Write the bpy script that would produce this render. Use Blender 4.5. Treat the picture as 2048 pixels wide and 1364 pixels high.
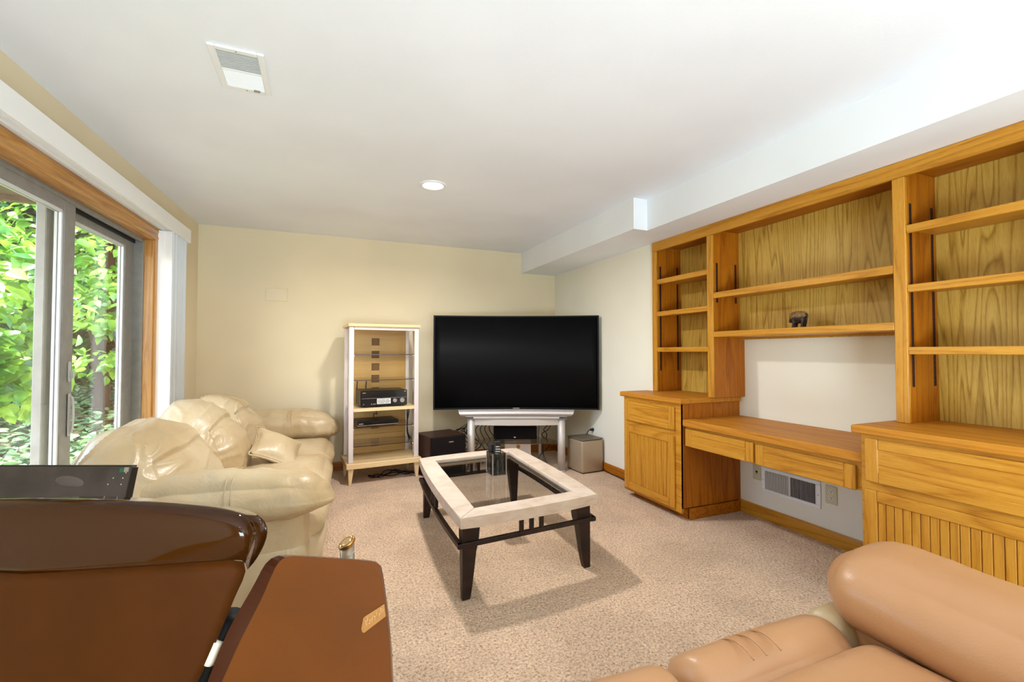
import bpy, bmesh, math, random
import numpy as np
from mathutils import Vector, Matrix, noise

# ------------------------------------------------------------------ clearing
for o in list(bpy.data.objects):
    bpy.data.objects.remove(o, do_unlink=True)
scene = bpy.context.scene
COL = scene.collection
random.seed(7)

# ------------------------------------------------------------------ camera
F = 905.0                       # focal length in pixels of the 2048x1364 frame
YAW = math.atan2(377, F)
PITCH = math.atan2(22, F)
CH = 1.25
FW = Vector((math.sin(YAW) * math.cos(PITCH), math.cos(YAW) * math.cos(PITCH), math.sin(PITCH)))
RT = Vector((math.cos(YAW), -math.sin(YAW), 0))
UP = RT.cross(FW)
CAMP = Vector((0, 0, CH))
cam_d = bpy.data.cameras.new('camera')
cam_d.sensor_width = 36.0
cam_d.lens = F / 2048 * 36.0
cam_d.clip_start = 0.05
cam_d.clip_end = 200
cam = bpy.data.objects.new('camera', cam_d)
COL.objects.link(cam)
R3 = Matrix((RT, UP, -FW)).transposed()
cam.matrix_world = Matrix.Translation(CAMP) @ R3.to_4x4()
scene.camera = cam

# ------------------------------------------------------------------ world, sun, lamps, exposure
scene.view_settings.view_transform = 'Standard'
scene.view_settings.look = 'None'
scene.view_settings.exposure = -0.10
scene.view_settings.gamma = 1.0
scene.view_settings.use_curve_mapping = False
w = bpy.data.worlds.new('sky')
scene.world = w
w.use_nodes = True
nt = w.node_tree
nt.nodes.clear()
wo = nt.nodes.new('ShaderNodeOutputWorld')
bg = nt.nodes.new('ShaderNodeBackground')
sk = nt.nodes.new('ShaderNodeTexSky')
sk.sky_type = 'NISHITA'
sk.sun_disc = False
sk.sun_elevation = math.radians(52)
sk.sun_rotation = math.radians(200)
sk.air_density = 1.0
sk.dust_density = 2.0
bg.inputs['Strength'].default_value = 2.3
nt.links.new(sk.outputs[0], bg.inputs[0])
nt.links.new(bg.outputs[0], wo.inputs[0])

sun_d = bpy.data.lights.new('sun', 'SUN')
sun_d.energy = 24.0
sun_d.angle = math.radians(1.0)
sun_d.color = (1.0, 0.95, 0.86)
sun = bpy.data.objects.new('sun', sun_d)
COL.objects.link(sun)
sdir = Vector((0.30, -0.22, -0.90))           # the way the light travels
sun.rotation_euler = sdir.to_track_quat('-Z', 'Y').to_euler()


def area(name, loc, direction, sx, sy, energy, color=(1, 1, 1), shape='RECTANGLE', spread=180):
    d = bpy.data.lights.new(name, 'AREA')
    d.shape = shape
    d.size = sx
    if shape in ('RECTANGLE', 'ELLIPSE'):
        d.size_y = sy
    d.energy = energy
    d.color = color
    d.spread = math.radians(spread)
    o = bpy.data.objects.new(name, d)
    COL.objects.link(o)
    o.location = loc
    o.rotation_euler = Vector(direction).to_track_quat('-Z', 'Y').to_euler()
    return o


# flash bounced off the ceiling behind the camera, and the recessed downlights of the room
area('bounce_flash', (0.4, -1.7, 0.45), (0.10, 1.0, 0.45), 1.4, 0.8, 165, (0.66, 0.85, 1.0))
area('rear_fill_light', (1.7, -2.55, 1.5), (-0.1, 1, -0.05), 2.0, 1.4, 45, (0.66, 0.85, 1.0))  # added fill lamp behind the camera; the rear wall has no window
CANS = [(0.734, 3.275, 44), (0.734, -1.6, 12), (2.0, -1.2, 12)]
for cx_, cy_, en_ in CANS:
    area('downlight_lamp', (cx_, cy_, 2.462), (0, 0, -1), 0.13, 0.13, en_, (1.0, 0.98, 0.99), 'DISK', 165)

# ------------------------------------------------------------------ helpers
WM = {}


def tag(o, label=None, cat=None, group=None, kind=None):
    if label:
        o['label'] = label
    if cat:
        o['category'] = cat
    if group:
        o['group'] = group
    if kind:
        o['kind'] = kind
    return o


def thing(name, label=None, cat=None, loc=(0, 0, 0), rotz=0.0, group=None, kind=None, world=False):
    o = bpy.data.objects.new(name, None)
    o.empty_display_size = 0.05
    COL.objects.link(o)
    o.location = loc
    o.rotation_euler = (0, 0, rotz)
    tag(o, label, cat, group, kind)
    if world:
        WM[o] = (Matrix.Translation(Vector(loc)) @ Matrix.Rotation(rotz, 4, 'Z')).inverted()
    return o


def root_of(o):
    while o.parent:
        o = o.parent
    return o


def obj(name, bm, mat, parent=None, smooth=False, kind=None, label=None):
    """link a bmesh as one mesh object; under a 'world' thing the vertices are given in world space"""
    if parent is not None:
        r = root_of(parent)
        if r in WM:
            bm.transform(WM[r])
    me = bpy.data.meshes.new(name)
    bm.normal_update()
    bm.to_mesh(me)
    bm.free()
    for m in (mat if isinstance(mat, (list, tuple)) else [mat]):
        me.materials.append(m)
    if smooth:
        for p in me.polygons:
            p.use_smooth = True
    o = bpy.data.objects.new(name, me)
    COL.objects.link(o)
    if parent is not None:
        o.parent = parent
    if kind:
        o['kind'] = kind
    if label:
        o['label'] = label
    return o


def dup(o, parent, loc, name=None):
    c = o.copy()
    COL.objects.link(c)
    c.parent = parent
    c.location = loc
    return c


def dup_tree(o, parent=None):
    c = o.copy()
    COL.objects.link(c)
    c.parent = parent
    for ch in list(o.children):
        dup_tree(ch, c)
    return c


def NB():
    return bmesh.new()


def bx(bm, x0, x1, y0, y1, z0, z1, bev=0.0, M=None, seg=1):
    ps = [(x0, y0, z0), (x1, y0, z0), (x1, y1, z0), (x0, y1, z0), (x0, y0, z1), (x1, y0, z1), (x1, y1, z1), (x0, y1, z1)]
    vs = [bm.verts.new(p) for p in ps]
    fs = [bm.faces.new([vs[i] for i in f]) for f in ((0, 3, 2, 1), (4, 5, 6, 7), (0, 1, 5, 4), (1, 2, 6, 5), (2, 3, 7, 6), (3, 0, 4, 7))]
    geo = vs
    if bev > 0:
        es = list({e for f in fs for e in f.edges})
        r = bmesh.ops.bevel(bm, geom=es, offset=bev, segments=seg, affect='EDGES', profile=0.5)
        geo = list({v for f in r['faces'] for v in f.verts} | {v for v in vs if v.is_valid})
    if M is not None:
        bmesh.ops.transform(bm, matrix=M, verts=geo)
    return geo


def hexa(bm, bottom, top, bev=0.0):
    """general box from 4 bottom and 4 top points (counter clockwise seen from above)"""
    vs = [bm.verts.new(p) for p in list(bottom) + list(top)]
    fs = [bm.faces.new([vs[i] for i in f]) for f in ((0, 3, 2, 1), (4, 5, 6, 7), (0, 1, 5, 4), (1, 2, 6, 5), (2, 3, 7, 6), (3, 0, 4, 7))]
    if bev > 0:
        es = list({e for f in fs for e in f.edges})
        bmesh.ops.bevel(bm, geom=es, offset=bev, segments=1, affect='EDGES', profile=0.5)


def prism(bm, pts, axis, a, b, bev=0.0, seg=2):
    """extrude a 2-D outline (ccw) along axis from a to b"""
    def P(p, t):
        if axis == 'x':
            return (t, p[0], p[1])
        if axis == 'y':
            return (p[0], t, p[1])
        return (p[0], p[1], t)
    v0 = [bm.verts.new(P(p, a)) for p in pts]
    v1 = [bm.verts.new(P(p, b)) for p in pts]
    n = len(pts)
    f = [bm.faces.new(v0[::-1]), bm.faces.new(v1)]
    for i in range(n):
        bm.faces.new((v0[i], v0[(i + 1) % n], v1[(i + 1) % n], v1[i]))
    if bev > 0:
        es = list({e for q in f for e in q.edges})
        bmesh.ops.bevel(bm, geom=es, offset=bev, segments=seg, affect='EDGES', profile=0.5)
    bmesh.ops.recalc_face_normals(bm, faces=bm.faces[:])


def cyl(bm, p0, p1, r0, r1=None, seg=16):
    r1 = r0 if r1 is None else r1
    p0, p1 = Vector(p0), Vector(p1)
    d = (p1 - p0).normalized()
    a = d.orthogonal().normalized()
    b = d.cross(a)
    c0, c1 = [], []
    for i in range(seg):
        t = 2 * math.pi * i / seg
        o_ = a * math.cos(t) + b * math.sin(t)
        c0.append(bm.verts.new(p0 + o_ * r0))
        c1.append(bm.verts.new(p1 + o_ * r1))
    bm.faces.new(c0[::-1])
    bm.faces.new(c1)
    for i in range(seg):
        bm.faces.new((c0[i], c0[(i + 1) % seg], c1[(i + 1) % seg], c1[i]))


def catmull(pts, n=6):
    P = [Vector(p) for p in pts]
    P = [P[0] * 2 - P[1]] + P + [P[-1] * 2 - P[-2]]
    out = []
    for i in range(1, len(P) - 2):
        for k in range(n):
            t = k / n
            a, b, c, d = P[i - 1], P[i], P[i + 1], P[i + 2]
            out.append(0.5 * ((2 * b) + (c - a) * t + (2 * a - 5 * b + 4 * c - d) * t * t + (3 * b - a - 3 * c + d) * t ** 3))
    out.append(P[-2])
    return out


def tube(bm, pts, r, seg=6, smooth=5):
    pts = catmull(pts, smooth) if smooth else [Vector(p) for p in pts]
    rings = []
    prev = None
    for i, p in enumerate(pts):
        d = (pts[min(i + 1, len(pts) - 1)] - pts[max(i - 1, 0)]).normalized()
        a = (d.orthogonal() if prev is None else prev - d * prev.dot(d)).normalized()
        prev = a
        b = d.cross(a)
        rr = r[i] if isinstance(r, list) else r
        rings.append([bm.verts.new(p + (a * math.cos(2 * math.pi * k / seg) + b * math.sin(2 * math.pi * k / seg)) * rr) for k in range(seg)])
    for i in range(len(rings) - 1):
        for k in range(seg):
            bm.faces.new((rings[i][k], rings[i][(k + 1) % seg], rings[i + 1][(k + 1) % seg], rings[i + 1][k]))
    bm.faces.new(rings[0][::-1])
    bm.faces.new(rings[-1])


def lathe(bm, prof, seg=32, M=None):
    rings = []
    vs = []
    for r, z in prof:
        ring = [bm.verts.new((max(r, 1e-5) * math.cos(2 * math.pi * k / seg), max(r, 1e-5) * math.sin(2 * math.pi * k / seg), z)) for k in range(seg)]
        rings.append(ring)
        vs += ring
    for i in range(len(rings) - 1):
        for k in range(seg):
            bm.faces.new((rings[i][k], rings[i][(k + 1) % seg], rings[i + 1][(k + 1) % seg], rings[i + 1][k]))
    if M is not None:
        bmesh.ops.transform(bm, matrix=M, verts=vs)
    bmesh.ops.recalc_face_normals(bm, faces=bm.faces[:])


def crease(p, sc, seed, sharp=3.0):
    q = Vector((p[0] * sc[0] + seed, p[1] * sc[1] + seed * 1.7, p[2] * sc[2] - seed))
    v = noise.noise(q + Vector((noise.noise(q * 0.7) * 0.8, noise.noise(q * 0.7 + Vector((9, 2, 3))) * 0.8, 0)))
    return max(0.0, 1 - abs(v) * sharp) ** 2


def rbox(bm, lo, hi, r, n=20, bulge=(0, 0, 0), warp=None, wr=0.0, wsc=(3, 3, 3), seed=0.0):
    """rounded, puffed box: soft cushion with raised folds"""
    lo, hi = Vector(lo), Vector(hi)
    c, h = (lo + hi) / 2, (hi - lo) / 2
    ts = [math.sin((i / n - 0.5) * math.pi) * 0.35 + (i / n * 2 - 1) * 0.65 for i in range(n + 1)]
    vm = {}
    rr = r if isinstance(r, (tuple, list)) else (r, r, r)
    base = len(bm.faces)

    def vert(p):
        k = (round(p[0], 5), round(p[1], 5), round(p[2], 5))
        if k in vm:
            return vm[k]
        x = Vector((p[0] * h.x, p[1] * h.y, p[2] * h.z))
        q = Vector([max(-(h[i] - rr[i]), min(h[i] - rr[i], x[i])) for i in range(3)])
        d = x - q
        e = Vector([d[i] / rr[i] for i in range(3)])
        if e.length > 1e-6:
            e.normalize()
            m = max(abs(d[i] / rr[i]) for i in range(3))
            x = q + Vector([e[i] * rr[i] * m for i in range(3)])
        nrm = Vector((0, 0, 0))
        for i in range(3):
            j, k2 = (i + 1) % 3, (i + 2) % 3
            f_ = (1 - p[j] ** 2) * (1 - p[k2] ** 2)
            x[i] += bulge[i] * p[i] * f_
            if abs(p[i]) > 0.999:
                nrm[i] = p[i]
        if e.length > 1e-6:
            nrm = e
        if nrm.length < 1e-6:
            nrm = Vector((0, 0, 1))
        nrm.normalize()
        x = c + x
        if wr:
            x = x + nrm * (wr * crease(x, wsc, seed) + wr * 0.7 * noise.noise(x * 5 + Vector((seed, 0, 0))))
        if warp:
            x = Vector(warp(x))
        v = bm.verts.new(x)
        vm[k] = v
        return v
    for ax in range(3):
        for sgn in (-1, 1):
            j, k = (ax + 1) % 3, (ax + 2) % 3
            for a in range(n):
                for b in range(n):
                    q = []
                    for (da, db) in ((0, 0), (1, 0), (1, 1), (0, 1)):
                        p = [0, 0, 0]
                        p[ax] = sgn
                        p[j] = ts[a + da]
                        p[k] = ts[b + db]
                        q.append(vert(p))
                    if sgn < 0:
                        q = q[::-1]
                    bm.faces.new(q)


def unpx(x, y):
    return FW * F + RT * (x - 1024) - UP * (y - 682)


def on_z(x, y, z):
    d = unpx(x, y)
    return CAMP + d * ((z - CH) / d.z)


def on_y(x, y, Y):
    d = unpx(x, y)
    return CAMP + d * (Y / d.y)


# ------------------------------------------------------------------ materials
def lin(c):
    return tuple((v / 12.92 if v <= 0.04045 else ((v + 0.055) / 1.055) ** 2.4) for v in [q / 255 for q in c]) + (1,)


class NT:
    def __init__(self, name):
        self.m = bpy.data.materials.new(name)
        self.m.use_nodes = True
        self.t = self.m.node_tree
        self.p = self.t.nodes['Principled BSDF']

    def n(self, kind, **k):
        nd = self.t.nodes.new(kind)
        for a, b in k.items():
            if a in nd.inputs.keys():
                nd.inputs[a].default_value = b
            else:
                setattr(nd, a, b)
        return nd

    def l(self, a, b):
        self.t.links.new(a, b)

    def ramp(self, fac, stops):
        r = self.n('ShaderNodeValToRGB')
        e = r.color_ramp.elements
        while len(e) < len(stops):
            e.new(0.5)
        for i, (p, c) in enumerate(stops):
            e[i].position = p
            e[i].color = c
        self.l(fac, r.inputs[0])
        return r.outputs[0]

    def bump(self, h, strength=0.3, dist=0.01, prev=None):
        b = self.n('ShaderNodeBump', Strength=strength, Distance=dist)
        self.l(h, b.inputs['Height'])
        if prev is not None:
            self.l(prev, b.inputs['Normal'])
        self.l(b.outputs[0], self.p.inputs['Normal'])
        return b.outputs[0]

    def coord(self, scale=(1, 1, 1), kind='Object'):
        c = self.n('ShaderNodeTexCoord')
        m = self.n('ShaderNodeMapping')
        m.inputs['Scale'].default_value = scale
        self.l(c.outputs[kind], m.inputs[0])
        return m.outputs[0]


def plain(name, rgb, rough=0.5, metal=0.0, spec=0.5, coat=0.0, var=0.0, bump=0.0, bscale=60):
    t = NT(name)
    t.p.inputs['Base Color'].default_value = lin(rgb)
    t.p.inputs['Roughness'].default_value = rough
    t.p.inputs['Metallic'].default_value = metal
    t.p.inputs['Specular IOR Level'].default_value = spec
    t.p.inputs['Coat Weight'].default_value = coat
    if var > 0 or bump > 0:
        co = t.coord()
        nz = t.n('ShaderNodeTexNoise', Scale=bscale, Detail=5.0)
        t.l(co, nz.inputs['Vector'])
        if var > 0:
            a = lin(tuple(max(0, v * (1 - var)) for v in rgb))
            b = lin(tuple(min(255, v * (1 + var)) for v in rgb))
            t.l(t.ramp(nz.outputs[0], [(0.35, a), (0.65, b)]), t.p.inputs['Base Color'])
        if bump > 0:
            t.bump(nz.outputs[0], bump, 0.004)
    return t.m


def wood(name, light, mid, dark, axis='Z', across=16.0, rough=0.34, figure=0.6, pores=0.35, coat=0.25):
    """open-grained timber: long streaks along one axis with cathedral figure"""
    t = NT(name)
    al = 0.055
    sc = {'X': (al, 1, 1), 'Y': (1, al, 1), 'Z': (1, 1, al)}[axis]
    co = t.coord(sc)
    big = t.n('ShaderNodeTexNoise', Scale=5.0, Detail=2.0, Roughness=0.5, Distortion=0.2)
    t.l(co, big.inputs['Vector'])
    # rings: distance field of slow noise cut into bands
    mul = t.n('ShaderNodeMath', operation='MULTIPLY')
    t.l(big.outputs[0], mul.inputs[0])
    mul.inputs[1].default_value = across
    fr = t.n('ShaderNodeMath', operation='FRACT')
    t.l(mul.outputs[0], fr.inputs[0])
    st = t.n('ShaderNodeTexNoise', Scale=70.0, Detail=6.0, Roughness=0.65)
    t.l(co, st.inputs['Vector'])
    po = t.n('ShaderNodeTexNoise', Scale=260.0, Detail=2.0, Roughness=0.7)
    t.l(co, po.inputs['Vector'])
    ringc = t.ramp(fr.outputs[0], [(0.0, (0.05, 0.05, 0.05, 1)), (0.3, (0.75, 0.75, 0.75, 1)), (0.8, (1, 1, 1, 1)), (1.0, (0.1, 0.1, 0.1, 1))])
    mixa = t.n('ShaderNodeMix', data_type='RGBA')
    mixa.inputs['Factor'].default_value = figure
    t.l(st.outputs[0], mixa.inputs[6])
    t.l(ringc, mixa.inputs[7])
    mixb = t.n('ShaderNodeMix', data_type='RGBA', blend_type='MULTIPLY')
    mixb.inputs['Factor'].default_value = pores
    t.l(mixa.outputs[2], mixb.inputs[6])
    t.l(t.ramp(po.outputs[0], [(0.36, (0.15, 0.15, 0.15, 1)), (0.52, (1, 1, 1, 1))]), mixb.inputs[7])
    t.l(t.ramp(mixb.outputs[2], [(0.08, lin(dark)), (0.42, lin(mid)), (0.8, lin(light))]), t.p.inputs['Base Color'])
    t.p.inputs['Roughness'].default_value = rough
    t.p.inputs['Specular IOR Level'].default_value = 0.32
    t.p.inputs['Coat Weight'].default_value = coat
    t.p.inputs['Coat Roughness'].default_value = 0.25
    t.bump(mixb.outputs[2], 0.12, 0.002)
    return t.m


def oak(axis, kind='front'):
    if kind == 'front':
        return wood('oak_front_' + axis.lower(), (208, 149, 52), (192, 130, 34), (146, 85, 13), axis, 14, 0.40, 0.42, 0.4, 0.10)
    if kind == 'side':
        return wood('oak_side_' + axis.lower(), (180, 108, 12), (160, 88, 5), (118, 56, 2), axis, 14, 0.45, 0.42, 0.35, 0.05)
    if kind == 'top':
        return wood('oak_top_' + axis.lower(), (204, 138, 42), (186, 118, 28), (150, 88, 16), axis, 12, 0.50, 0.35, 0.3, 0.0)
    if kind == 'door':
        return wood('oak_door_' + axis.lower(), (200, 150, 86), (180, 126, 62), (134, 88, 38), axis, 14, 0.36, 0.4, 0.3, 0.2)
    if kind == 'back':  # greenish tone of the shaded back panels put into a paler oak
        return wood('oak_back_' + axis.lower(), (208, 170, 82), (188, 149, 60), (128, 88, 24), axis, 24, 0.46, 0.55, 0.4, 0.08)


def glass(name, tint=(1, 1, 1, 1), refl=0.9, rough=0.0, body=0.0, bodycol=(0.5, 0.5, 0.5, 1)):
    m = bpy.data.materials.new(name)
    m.use_nodes = True
    t = m.node_tree
    t.nodes.clear()
    o = t.nodes.new('ShaderNodeOutputMaterial')
    tr = t.nodes.new('ShaderNodeBsdfTransparent')
    tr.inputs[0].default_value = tint
    gl = t.nodes.new('ShaderNodeBsdfGlossy')
    gl.inputs['Roughness'].default_value = rough
    gl.inputs[0].default_value = (refl, refl, refl, 1)
    lw = t.nodes.new('ShaderNodeLayerWeight')          # facing term, the same from both sides of the pane
    lw.inputs['Blend'].default_value = 0.5
    pw = t.nodes.new('ShaderNodeMath')
    pw.operation = 'POWER'
    pw.inputs[1].default_value = 5.0
    t.links.new(lw.outputs['Facing'], pw.inputs[0])
    ma = t.nodes.new('ShaderNodeMath')
    ma.operation = 'MULTIPLY_ADD'
    ma.inputs[1].default_value = 0.90
    ma.inputs[2].default_value = 0.035
    t.links.new(pw.outputs[0], ma.inputs[0])
    mx = t.nodes.new('ShaderNodeMixShader')
    t.links.new(ma.outputs[0], mx.inputs[0])
    t.links.new(tr.outputs[0], mx.inputs[1])
    t.links.new(gl.outputs[0], mx.inputs[2])
    out = mx.outputs[0]
    if body > 0:
        df = t.nodes.new('ShaderNodeBsdfDiffuse')
        df.inputs[0].default_value = bodycol
        m2 = t.nodes.new('ShaderNodeMixShader')
        m2.inputs[0].default_value = body
        t.links.new(out, m2.inputs[1])
        t.links.new(df.outputs[0], m2.inputs[2])
        out = m2.outputs[0]
    t.links.new(out, o.inputs[0])
    return m


def wallpaint(name, rgb, bump=0.12, scale=90):
    t = NT(name)
    co = t.coord()
    nz = t.n('ShaderNodeTexNoise', Scale=float(scale), Detail=6.0, Roughness=0.6)
    t.l(co, nz.inputs['Vector'])
    sl = t.n('ShaderNodeTexNoise', Scale=1.3, Detail=2.0)
    t.l(co, sl.inputs['Vector'])
    a = lin(tuple(v * 0.985 for v in rgb))
    b = lin(tuple(min(255, v * 1.01) for v in rgb))
    t.l(t.ramp(sl.outputs[0], [(0.35, a), (0.65, b)]), t.p.inputs['Base Color'])
    t.p.inputs['Roughness'].default_value = 0.75
    t.p.inputs['Specular IOR Level'].default_value = 0.25
    t.bump(nz.outputs[0], bump, 0.003)
    return t.m


def carpet():
    t = NT('carpet_beige')
    co = t.coord()
    n1 = t.n('ShaderNodeTexNoise', Scale=85.0, Detail=3.0, Roughness=0.7)
    n2 = t.n('ShaderNodeTexVoronoi', Scale=95.0, feature='F1')
    n3 = t.n('ShaderNodeTexNoise', Scale=2.2, Detail=3.0, Roughness=0.55)
    wv = t.n('ShaderNodeTexNoise', Scale=52.0, Detail=4.0, Roughness=0.75, Distortion=2.5)
    for q in (n1, n2, n3, wv):
        t.l(co, q.inputs['Vector'])
    base = t.ramp(n1.outputs[0], [(0.30, lin((150, 112, 82))), (0.45, lin((230, 192, 155))), (0.62, lin((252, 222, 190)))])
    fleck = t.ramp(wv.outputs[0], [(0.36, (0.30, 0.24, 0.19, 1)), (0.44, (1, 1, 1, 1))])
    mx = t.n('ShaderNodeMix', data_type='RGBA', blend_type='MULTIPLY')
    mx.inputs['Factor'].default_value = 0.75
    t.l(base, mx.inputs[6])
    t.l(fleck, mx.inputs[7])
    m3 = t.n('ShaderNodeMix', data_type='RGBA', blend_type='MULTIPLY')
    m3.inputs['Factor'].default_value = 0.5
    t.l(mx.outputs[2], m3.inputs[6])
    t.l(t.ramp(n3.outputs[0], [(0.40, (0.70, 0.68, 0.66, 1)), (0.56, (1, 1, 1, 1))]), m3.inputs[7])
    t.l(m3.outputs[2], t.p.inputs['Base Color'])
    t.p.inputs['Roughness'].default_value = 0.95
    t.p.inputs['Specular IOR Level'].default_value = 0.1
    t.p.inputs['Sheen Weight'].default_value = 0.2
    ad = t.n('ShaderNodeMath', operation='SUBTRACT')
    t.l(n1.outputs[0], ad.inputs[0])
    t.l(n2.outputs[0], ad.inputs[1])
    t.bump(ad.outputs[0], 0.9, 0.012)
    return t.m


def leather(name, light, dark, rough=0.38, wr=0.35, scale=7.0):
    t = NT(name)
    co = t.coord()
    n1 = t.n('ShaderNodeTexNoise', Scale=scale, Detail=3.0, Roughness=0.5, Distortion=1.2)
    n2 = t.n('ShaderNodeTexVoronoi', Scale=170.0)
    n3 = t.n('ShaderNodeTexNoise', Scale=2.5, Detail=3.0)
    for q in (n1, n2, n3):
        t.l(co, q.inputs['Vector'])
    t.l(t.ramp(n3.outputs[0], [(0.35, lin(dark)), (0.62, lin(light))]), t.p.inputs['Base Color'])
    t.p.inputs['Roughness'].default_value = rough
    t.p.inputs['Specular IOR Level'].default_value = 0.5
    b1 = t.bump(n1.outputs[0], wr, 0.03)
    t.bump(n2.outputs[0], 0.12, 0.002, b1)
    return t.m


def leafmat(name, a, b, trans=0.35, rough=0.45):
    m = bpy.data.materials.new(name)
    m.use_nodes = True
    t = m.node_tree
    p = t.nodes['Principled BSDF']
    oi = t.nodes.new('ShaderNodeObjectInfo')
    co = t.nodes.new('ShaderNodeNewGeometry')
    nz = t.nodes.new('ShaderNodeTexNoise')
    nz.inputs['Scale'].default_value = 2.6
    nz.inputs['Detail'].default_value = 4.0
    t.links.new(co.outputs['Position'], nz.inputs['Vector'])
    r = t.nodes.new('ShaderNodeValToRGB')
    r.color_ramp.elements[0].position = 0.38
    r.color_ramp.elements[0].color = lin(a)
    r.color_ramp.elements[1].position = 0.62
    r.color_ramp.elements[1].color = lin(b)
    t.links.new(nz.outputs[0], r.inputs[0])
    t.links.new(r.outputs[0], p.inputs['Base Color'])
    p.inputs['Roughness'].default_value = rough
    tl = t.nodes.new('ShaderNodeBsdfTranslucent')
    t.links.new(r.outputs[0], tl.inputs[0])
    mx = t.nodes.new('ShaderNodeMixShader')
    mx.inputs[0].default_value = trans
    t.links.new(p.outputs[0], mx.inputs[1])
    t.links.new(tl.outputs[0], mx.inputs[2])
    t.links.new(mx.outputs[0], t.nodes['Material Output'].inputs[0])
    return m


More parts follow.
